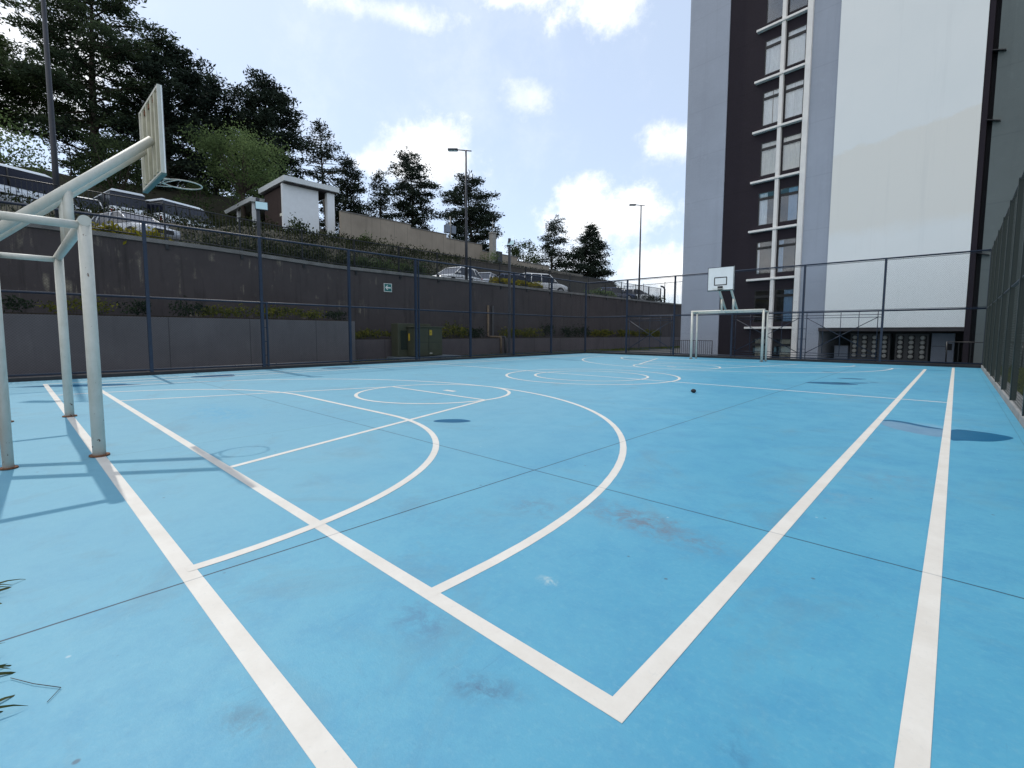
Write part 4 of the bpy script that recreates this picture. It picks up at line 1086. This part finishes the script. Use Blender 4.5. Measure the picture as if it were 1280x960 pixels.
def make_bus(label, loc, rz, L, h=2.55, group='white minibuses on the upper road'):
    t = thing('minibus', label, 'minibus', loc, rz, group)
    hw = 1.02; b = 1.45
    loft([(-L, hw * .94, .35, b + .02, .05), (-L + .15, hw, .30, b + .04, .05), (-.7, hw, .30, b + .04, .05), (-.25, hw * .97, .32, b - .08, .1), (0, hw * .86, .38, b - .28, .12)]).build('body', M['van_white'], t)
    gw, rw_ = hw * .975, hw * .86; zt = h - .16
    vs = [(-gw, -L + .06, b), (gw, -L + .06, b), (gw, -.42, b - .05), (-gw, -.42, b - .05), (-rw_, -L + .16, zt), (rw_, -L + .16, zt), (rw_, -1.15, zt), (-rw_, -1.15, zt)]
    MB().add(vs, [(0, 1, 5, 4), (1, 2, 6, 5), (2, 3, 7, 6), (3, 0, 4, 7), (4, 5, 6, 7)]).build('window', M['bus_glass'], t)
    MB().add([(-rw_ - .05, -L + .06, zt), (rw_ + .05, -L + .06, zt), (rw_ + .05, -1.02, zt), (-rw_ - .05, -1.02, zt),
              (-rw_ * .9, -L + .14, h), (rw_ * .9, -L + .14, h), (rw_ * .9, -1.35, h), (-rw_ * .9, -1.35, h)],
             [(3, 2, 1, 0), (4, 5, 6, 7), (0, 1, 5, 4), (1, 2, 6, 5), (2, 3, 7, 6), (3, 0, 4, 7)]).build('roof', M['van_white'], t, bevel=.03)
    for s in (-1, 1):
        for y in (-1.15 - (L - 1.3) * .36, -1.15 - (L - 1.3) * .70):
            MB().tube([(s * (gw + .004), y, b), (s * (rw_ + .012), y, zt)], .045, 6).build('pillar', M['frame'], t)
        wheel(t, s * (hw - .12), -.95, .36, .22); wheel(t, s * (hw - .12), -L + .95, .36, .22)
        mb = MB(); mb.box(s * (hw - .02), -L + .4, .98, s * (hw + .008), -.6, 1.05); mb.build('trim_strip', M['frame'], t)
        for y in (-1.5, -2.6, -3.9):
            if y > -L + .3:
                dm = MB(); dm.box(s * (hw - .02), y - .012, .40, s * (hw + .006), y + .012, .96); dm.build('panel_gap', M['door_grey'], t)
        for i in range(4):
            if -1.9 - i * .8 > -L + .3:
                dm = MB(); dm.box(s * (hw - .02), -1.9 - i * .8, 1.19, s * (hw + .006), -1.80 - i * .8, 1.27); dm.build('lettering_dash', M['door_grey'], t)  # small dashes standing for illegible lettering on the body side
        dm = MB(); dm.box(s * (hw - .02), -2.35, .62, s * (hw + .007), -1.65, .86); dm.build('hatch', M['door_grey'], t)
        mb = MB(); mb.box(s * hw * .5, -.12, .78, s * hw * .82, .0, .98); mb.build('headlight', M['headlamp'], t, bevel=.02)
        mb = MB(); mb.box(s * hw * .74, -L - .02, .75, s * hw * .93, -L + .06, 1.25); mb.build('taillight', M['tail'], t, bevel=.01)
    return t
rzb = math.atan2(.40, .916)
make_bus('nearest white minibus with dark windows at the left edge of the photo', (-38.0, 2.9, 7.35), rzb, 6.4, 2.52)
make_bus('middle white minibus seen from behind, under the near backboard', (-43.6, 5.2, 7.72), R(98), 4.7, 2.55)
make_car('white car seen from behind between two white minibuses', (-40.7, 3.55, 7.72), R(96), M['white_car'], True, 'white cars on the upper road')
make_bus('front white minibus, its nose just left of the gatehouse', (-41.3, 10.9, 7.75), rzb, 2.9 + 1.2, 2.45)

# ------------------------------------------------------------------ apartment building
BO = Vector((-9.07, 30.02, 0)); BA = R(-6.4)
ab = thing('apartment_building', 'tall grey and white apartment tower with dark window strip behind the far goal', 'building', BO, BA)
# local frame: x = along facade to the right, y = depth away from the camera, z = up
TOP = 30.0; F0 = 1.64; FHT = 2.766
part('grey_wall', M['grey_wall'], ab, (-4.27, .0, -.2, -1.74, 12, TOP))
part('grey_wall', M['grey_wall2'], ab, (2.72, .0, -.2, 3.72, 12, TOP))
dark = MB()
rows = range(-1, 10)
WL = (.30, 1.21); WR = (1.44, 2.40); ZA, ZB = .36, 2.22
dark.box(-1.738, .06, -.2, WL[0], .125, TOP); dark.box(WL[1], .06, -.2, WR[0], .125, TOP); dark.box(WR[1], .06, -.2, 2.718, .125, TOP)
for k in rows:
    zf = F0 + FHT * k
    zlo = -.2 if k == -1 else zf - (FHT - ZB)
    for a, b in (WL, WR): dark.box(a, .06, zlo, b, .125, zf + ZA)
zf = F0 + FHT * 10
for a, b in (WL, WR): dark.box(a, .06, zf - (FHT - ZB), b, .125, TOP)
dark.build('dark_wall', M['purple'], ab)
part('room_shell', M['room'], ab, (-1.7, 2.6, -.2, 2.71, 2.7, TOP), *[(-1.7, .42, F0 + FHT * k - .12, 2.71, 2.59, F0 + FHT * k) for k in range(0, 11)])
part('vertical_fin', M['white_trim'], ab, (1.215, -.14, -.2, 1.40, .055, TOP)); part('vertical_fin', M['white_trim'], ab, (2.46, -.16, -.2, 2.715, .055, TOP))
for k in range(0, 11):
    zf = F0 + FHT * k
    part('sill', M['white_trim'], ab, (-.10, -.20, zf, 1.213, .055, zf + .115), (1.402, -.20, zf, 2.458, .055, zf + .115), (1.213, -.20, zf, 1.402, -.145, zf + .115), bevel=.008)
def curtain(par, x0, x1, z0, z1, m, y=.46, seed=0):
    mb = MB(); n = max(6, int((x1 - x0) / .045)); r_ = random.Random(seed)
    pts = []
    for i in range(n + 1):
        x = x0 + (x1 - x0) * i / n
        pts.append((x, y + .022 * math.sin(i * 1.25 + seed) + r_.uniform(-.004, .004)))
    vs = [(x, yy_, z0) for x, yy_ in pts] + [(x, yy_, z1) for x, yy_ in pts]
    mb.add(vs, [(i, i + 1, n + 2 + i, n + 1 + i) for i in range(n)], True)
    mb.build('curtain', m, par)
cw, cc, cb, ce = M['curtain_white'], M['curtain_cream'], M['curtain_blue'], M['curtain_beige']
spec = {-1: [[(.15, 1, ce)], [(.35, 1, ce)]], 0: [[], [(.45, 1, cb)]], 1: [[(.02, .16, cw)], [(.05, .3, cb)]], 2: [[(0, .5, cw)], [(.45, 1, cb)]],
        3: [[(0, 1, cc)], [(0, 1, cc)]], 4: [[(0, .55, cw), (.6, 1, cw)], [(0, .5, cw), (.5, 1, cw)]], 5: [[(0, 1, cw)], [(0, 1, cw)]],
        6: [[], []], 7: [[(0, 1, cw)], []], 8: [[], [(0, 1, cc)]], 9: [[], []]}
for k in rows:
    zf = F0 + FHT * k
    for w, (a, b) in enumerate((WL, WR)):
        if k == -1 and w == 9: continue
        z0, z1 = zf + ZA, zf + ZB; zt = zf + 1.86
        mb = MB(); fw = .05; ya, yb = .07, .12
        mb.box(a, ya, z0, a + fw, yb, z1); mb.box(b - fw, ya, z0, b, yb, z1); mb.box(a + fw, ya, z0, b - fw, yb, z0 + fw); mb.box(a + fw, ya, z1 - fw, b - fw, yb, z1)
        mb.box(a + fw, ya - .01, zt - .08, b - fw, yb, zt + .06)
        f = mb.build('window_frame', M['frame'], ab)
        part('pane', M['glass'], f, (a + fw, .088, z0 + fw, b - fw, .096, zt - .08))
        if k == 2:                             # the transoms of this floor stand open
            mb = MB(); mb.obox((a + fw, .09, zt + .05), (b - a - 2 * fw, 0, 0), (0, .008, .004), (0, -.13, .24)); mb.build('transom', M['glass'], f)
        else: part('transom', M['glass'], f, (a + fw, .088, zt + .06, b - fw, .096, z1 - fw))
        for q, (u0, u1, cm) in enumerate(spec[k][w]):
            L_ = b - a
            curtain(f, a + u0 * L_, a + u1 * L_, z0 - .05, z1 + .08, cm, .165, k * 7 + w * 3 + q)
# white projecting wall over the open ground floor
part('white_wall', M['white_wall'], ab, (3.98, -.14, 1.68, 9.36, 12, TOP)); part('grey_wall', M['grey_wall2'], ab, (3.722, .0, 1.68, 3.978, 12, TOP))
part('soffit', M['soffit'], ab, (3.722, -.10, 1.50, 9.36, 3.9, 1.677))
part('recess_wall', M['black_recess'], ab, (3.722, 3.9, -.2, 9.36, 4.0, 1.50))
part('dark_column', M['purple'], ab, (9.362, -.10, -.2, 9.55, 6, TOP)); part('dark_recess', M['black_recess'], ab, (9.552, .25, -.2, 9.72, .45, TOP))
wg = part('grey_wing', M['wing'], ab, (9.722, -.02, -.2, 27, 12, TOP))
for z in (4.6, 10.1, 12.9, 15.6):              # awning sashes swung open from the narrow recess
    mb = MB(); mb.obox((9.56, -.22, z + .25), (.40, 0, -.14), (0, .45, 0), (.008, 0, .03)); mb.build('open_sash', M['frame'], ab)
# ground-floor items, standing in the open ground floor
def bpt(x, y, z): return BO + Matrix.Rotation(BA, 3, 'Z') @ Vector((x, y, z))
def meter_bank(label, x0, x1, cols, rows_, y):
    t = thing('meter_cabinet', label, 'electric meters', bpt(x0, y, 0), BA, 'electric meter banks under the building')
    W_ = x1 - x0
    part('cabinet', M['meter_box'], t, (0, 0, -.0, W_, .25, 1.38), bevel=.01)
    for i in range(cols):
        for j in range(rows_):
            cx = W_ * (i + .5) / cols; cz = .14 + 1.16 * (j + .5) / rows_; r = min(.105, W_ / cols * .3)
            mb = MB(); mb.box(cx - r * 1.2, -.03, cz - r * .95, cx + r * 1.2, -.002, cz + r * .95)
            e = mb.build('meter_socket', M['black_recess'], t)
            MB().tube([(cx, -.032, cz), (cx, -.12, cz), (cx, -.13, cz)], [r, r * .95, r * .6], 14).build('meter', M['meter_glass'], e)
    return t
meter_bank('wider bank of round electric meters, left one under the white wall', 4.86, 6.55, 4, 5, 1.2)
meter_bank('narrower bank of round electric meters beside the grey door panel', 6.75, 8.02, 3, 5, 1.2)
dr = thing('meter_door', 'grey metal door panel with black square right of the electric meters', 'door', bpt(8.12, 1.2, 0), BA)
part('door_leaf', M['door_grey'], dr, (0, 0, 0, .82, .12, 1.40), bevel=.01); part('black_square', M['black_recess'], dr, (.52, -.02, .62, .74, -.002, .92)); part('joint', M['black_recess'], dr, (.02, -.006, .78, .5, -.001, .795))
cb_ = thing('meter_door', 'low grey cabinet at the left end of the open ground floor', 'cabinet', bpt(4.15, 1.2, 0), BA)
part('cabinet', M['door_grey'], cb_, (0, 0, 0, .62, .4, .72), bevel=.01); part('lid', M['meter_box'], cb_, (-.02, -.02, .722, .64, .42, .76))
# railings beside the building
def small_rail(label, p0, L, h, gapx=.13):
    t = thing('railing', label, 'railing', p0, BA)
    mb = MB(); n = int(L / gapx)
    for i in range(n + 1): mb.box(L * i / n - .009, -.009, .06, L * i / n + .009, .009, h)
    mb.build('pickets', M['rail_black'], t)
    for z in (.07, h): MB().tube([(0, 0, z), (L, 0, z)], .02, 6).build('rail', M['rail_black'], t)
    for x in (0, L): MB().tube([(x, 0, -.05), (x, 0, h + .02)], .026, 8).build('post', M['rail_black'], t)
    return t
small_rail('short black picket railing at the grey left corner of the building', bpt(-4.2, -.9, 0), 2.55, .92)
small_rail('short black railing at the right corner of the building by the fence', bpt(8.9, -.6, 0), 2.3, 1.02, .36)

# ------------------------------------------------------------------ outside the right fence
mb = MB(); mb.quad((RX + .2, -10, -.05), (14, -10, -.05), (14, 27.0, -.05), (RX + .2, 27.0, -.05)); struct(mb.build('lawn', M['earth']))
rg = np.random.default_rng(6); lv = Leaves(6); n = 16000
C = np.stack([RX + .25 + rg.uniform(0, 1, n) ** 1.6 * 6, rg.uniform(4, 27, n), rg.uniform(-.04, .08, n)], 1)
lv.cards(C, np.tile(np.array([0, 0, 1.]), (n, 1)), .18, .03, .4)
struct(lv.build('grass', M['grass']), 'stuff')
broadleaf('dark bushy tree outside the right fence nearest the building', (5.2, 24.6, 0), 5.6, 4.6, 201, 'leaf_mid', .2, 44, .18, 90, 'trees outside the right fence')
broadleaf('dark leafy tree outside the right fence at the right edge of the photo', (5.0, 19.6, 0), 6.2, 5.0, 202, 'leaf_mid', .2, 48, .18, 90, 'trees outside the right fence')

# strappy leaf tufts beside the camera, lower left
def tuft(label, base, n, L, seed, az0, az1):
    r_ = random.Random(seed); t = thing('grass_tuft', label, 'plant', base, 0, 'strappy plants at the lower left edge')
    mb = MB()
    for i in range(n):
        az = r_.uniform(az0, az1); el = r_.uniform(.3, .9); l = L * r_.uniform(.7, 1.1); w = .009
        d = Vector((math.cos(az), math.sin(az), 0)); s = Vector((-d.y, d.x, 0)); P = []
        for k in range(7):
            q = k / 6; c = d * (l * q * math.cos(el)) + Vector((0, 0, l * q * math.sin(el) - .55 * l * q * q))
            ww = w * (1 - q ** 2) + .0006; P += [c - s * ww, c + s * ww + Vector((0, 0, ww * .6))]
        mb.add(P, [(2 * k, 2 * k + 1, 2 * k + 3, 2 * k + 2) for k in range(6)])
    mb.build('leaf_blades', M['blade'], t)
    return t
TUFTS = ((-3.55, -.25, -.03), (-2.74, -.24, -.03), (-2.42, -.23, -.03))
tuft('uppermost strappy leaf tuft at the lower left edge of the photo', TUFTS[0], 13, .38, 1, .3, 2.2)
tuft('middle strappy leaf tuft at the lower left edge, beside the joint line', TUFTS[1], 9, .35, 2, .3, 2.2)
tuft('lowest strappy leaf tuft at the lower left corner of the photo', TUFTS[2], 7, .31, 3, .3, 2.2)

tw = MB(); tw.tube([(-2.61, -.06, .006), (-2.5, 0, .007), (-2.40, .07, .006)], .0013, 6); tw.tube([(-2.40, .07, .006), (-2.34, .03, .005)], .0011, 6)
tag(tw.build('twig', M['bark'], loc=(0, 0, 0)), 'thin dry twig lying on the court at lower left', 'twig')

# ------------------------------------------------------------------ camera
cd = bpy.data.cameras.new('camera'); cam = bpy.data.objects.new('camera', cd); col.objects.link(cam)
f_px, pitch, yaw, roll = 591.81, R(4.555), R(43.117), R(.2013)
fw = Vector((-math.sin(yaw) * math.cos(pitch), math.cos(yaw) * math.cos(pitch), -math.sin(pitch)))
r0 = Vector((math.cos(yaw), math.sin(yaw), 0)); u0 = r0.cross(fw)
r1 = r0 * math.cos(roll) + u0 * math.sin(roll); u1 = -r0 * math.sin(roll) + u0 * math.cos(roll)
Mx = Matrix(((r1.x, u1.x, -fw.x, 0), (r1.y, u1.y, -fw.y, 0), (r1.z, u1.z, -fw.z, 1.35), (0, 0, 0, 1)))
cam.matrix_world = Mx
cd.sensor_width = 36; cd.lens = 36 * f_px / 1280; cd.shift_y = -16.7 / 1280
cd.clip_start = .05; cd.clip_end = 3000
scene.camera = cam

# ------------------------------------------------------------------ light and sky
SUN_EL = R(52.9); sd = Vector((-1, .05, 0)).normalized()
to_sun = Vector((sd.x * math.cos(SUN_EL), sd.y * math.cos(SUN_EL), math.sin(SUN_EL)))
sl = bpy.data.lights.new('sun', 'SUN'); sl.energy = 2.0; sl.angle = R(.53); sl.color = (1.0, .955, .88)
so = bpy.data.objects.new('sun', sl); col.objects.link(so); so.rotation_euler = to_sun.to_track_quat('Z', 'Y').to_euler(); so.location = (0, 0, 60)

wd = bpy.data.worlds.new('World'); scene.world = wd; wd.use_nodes = True
nt = wd.node_tree; G = NT(nt); bg = nt.nodes['Background']
sky = nt.nodes.new('ShaderNodeTexSky'); sky.sky_type = 'NISHITA'; sky.sun_disc = False
sky.sun_elevation = SUN_EL; sky.sun_rotation = math.atan2(sd.x, sd.y)
sky.air_density = 1.0; sky.dust_density = 2.2; sky.ozone_density = 1.2; sky.altitude = 1500
dirv = nt.nodes.new('ShaderNodeTexCoord').outputs['Generated']
nz = G.noise(dirv, 6.0, 10, .66, .15); nz2 = G.noise(dirv, 19.0, 8, .65)
nn = G.math('ADD', G.math('MULTIPLY', G.math('SUBTRACT', nz, .5), 2.9), G.math('MULTIPLY', G.math('SUBTRACT', nz2, .5), 1.5))
clouds = [((-.53, .81, .225), .125, .060, 1.0), ((-.555, .80, .265), .060, .055, 1.0), ((-.47, .84, .235), .085, .040, .9), ((-.77, .54, .33), .120, .045, .9), ((-.74, .57, .35), .065, .042, .9),
          ((-.56, .61, .565), .060, .024, .9), ((-.45, .715, .545), .075, .050, 1.0), ((-.60, .68, .43), .045, .030, .5), ((-.40, .85, .35), .055, .035, .8), ((-.43, .89, .115), .12, .055, 1.0), ((-.36, .92, .10), .10, .05, 1.0),
          ((-.93, .02, .37), .12, .09, .8), ((-.72, .46, .53), .10, .022, .6), ((-.60, .79, .15), .14, .05, .6), ((-.92, .16, .36), .05, .03, .4)]
cl = None
for c, a, b, k in clouds:
    c = Vector(c).normalized(); r_ = c.cross(Vector((0, 0, 1))).normalized(); u_ = r_.cross(c)
    du_ = G.math('DIVIDE', G.dot(dirv, r_), a); dv_ = G.math('DIVIDE', G.dot(dirv, u_), b)
    dd = G.math('SQRT', G.math('ADD', G.math('MULTIPLY', du_, du_), G.math('MULTIPLY', dv_, dv_)))
    dd = G.math('ADD', dd, G.math('MULTIPLY', G.math('LESS_THAN', G.dot(dirv, c), 0.0), 100.0))
    fcl = G.math('MULTIPLY', G.sstep(G.math('SUBTRACT', dd, nn), 1.35, .25), k)
    cl = fcl if cl is None else G.math('MAXIMUM', cl, fcl)
dx_, dy_, dz_ = G.sep(dirv)
back = G.math('MULTIPLY', G.sstep(G.math('MULTIPLY', dy_, -1.0), -.05, .35), G.math('MULTIPLY', G.sstep(nz, .30, .55), .85))  # unseen cloud cover behind the camera, added as fill for the shaded facade
cl = G.math('MAXIMUM', cl, back)
veil = G.math('MULTIPLY', G.sstep(nz, .42, .75), .14)
cl = G.math('MAXIMUM', cl, veil)
shade = G.mix(G.sstep(nz2, .35, .7), (7.0, 7.3, 7.7), (8.6, 8.5, 8.3))
skyc = G.mix(.55, sky.outputs[0], (5.1, 5.9, 7.0))
colr = G.mix(cl, skyc, shade)
nt.links.new(colr, bg.inputs['Color']); bg.inputs['Strength'].default_value = .15

scene.view_settings.view_transform = 'Standard'; scene.view_settings.look = 'None'
scene.view_settings.exposure = 0.18; scene.view_settings.gamma = 1.0
scene.render.engine = 'CYCLES'
scene.cycles.max_bounces = 6; scene.cycles.transparent_max_bounces = 16
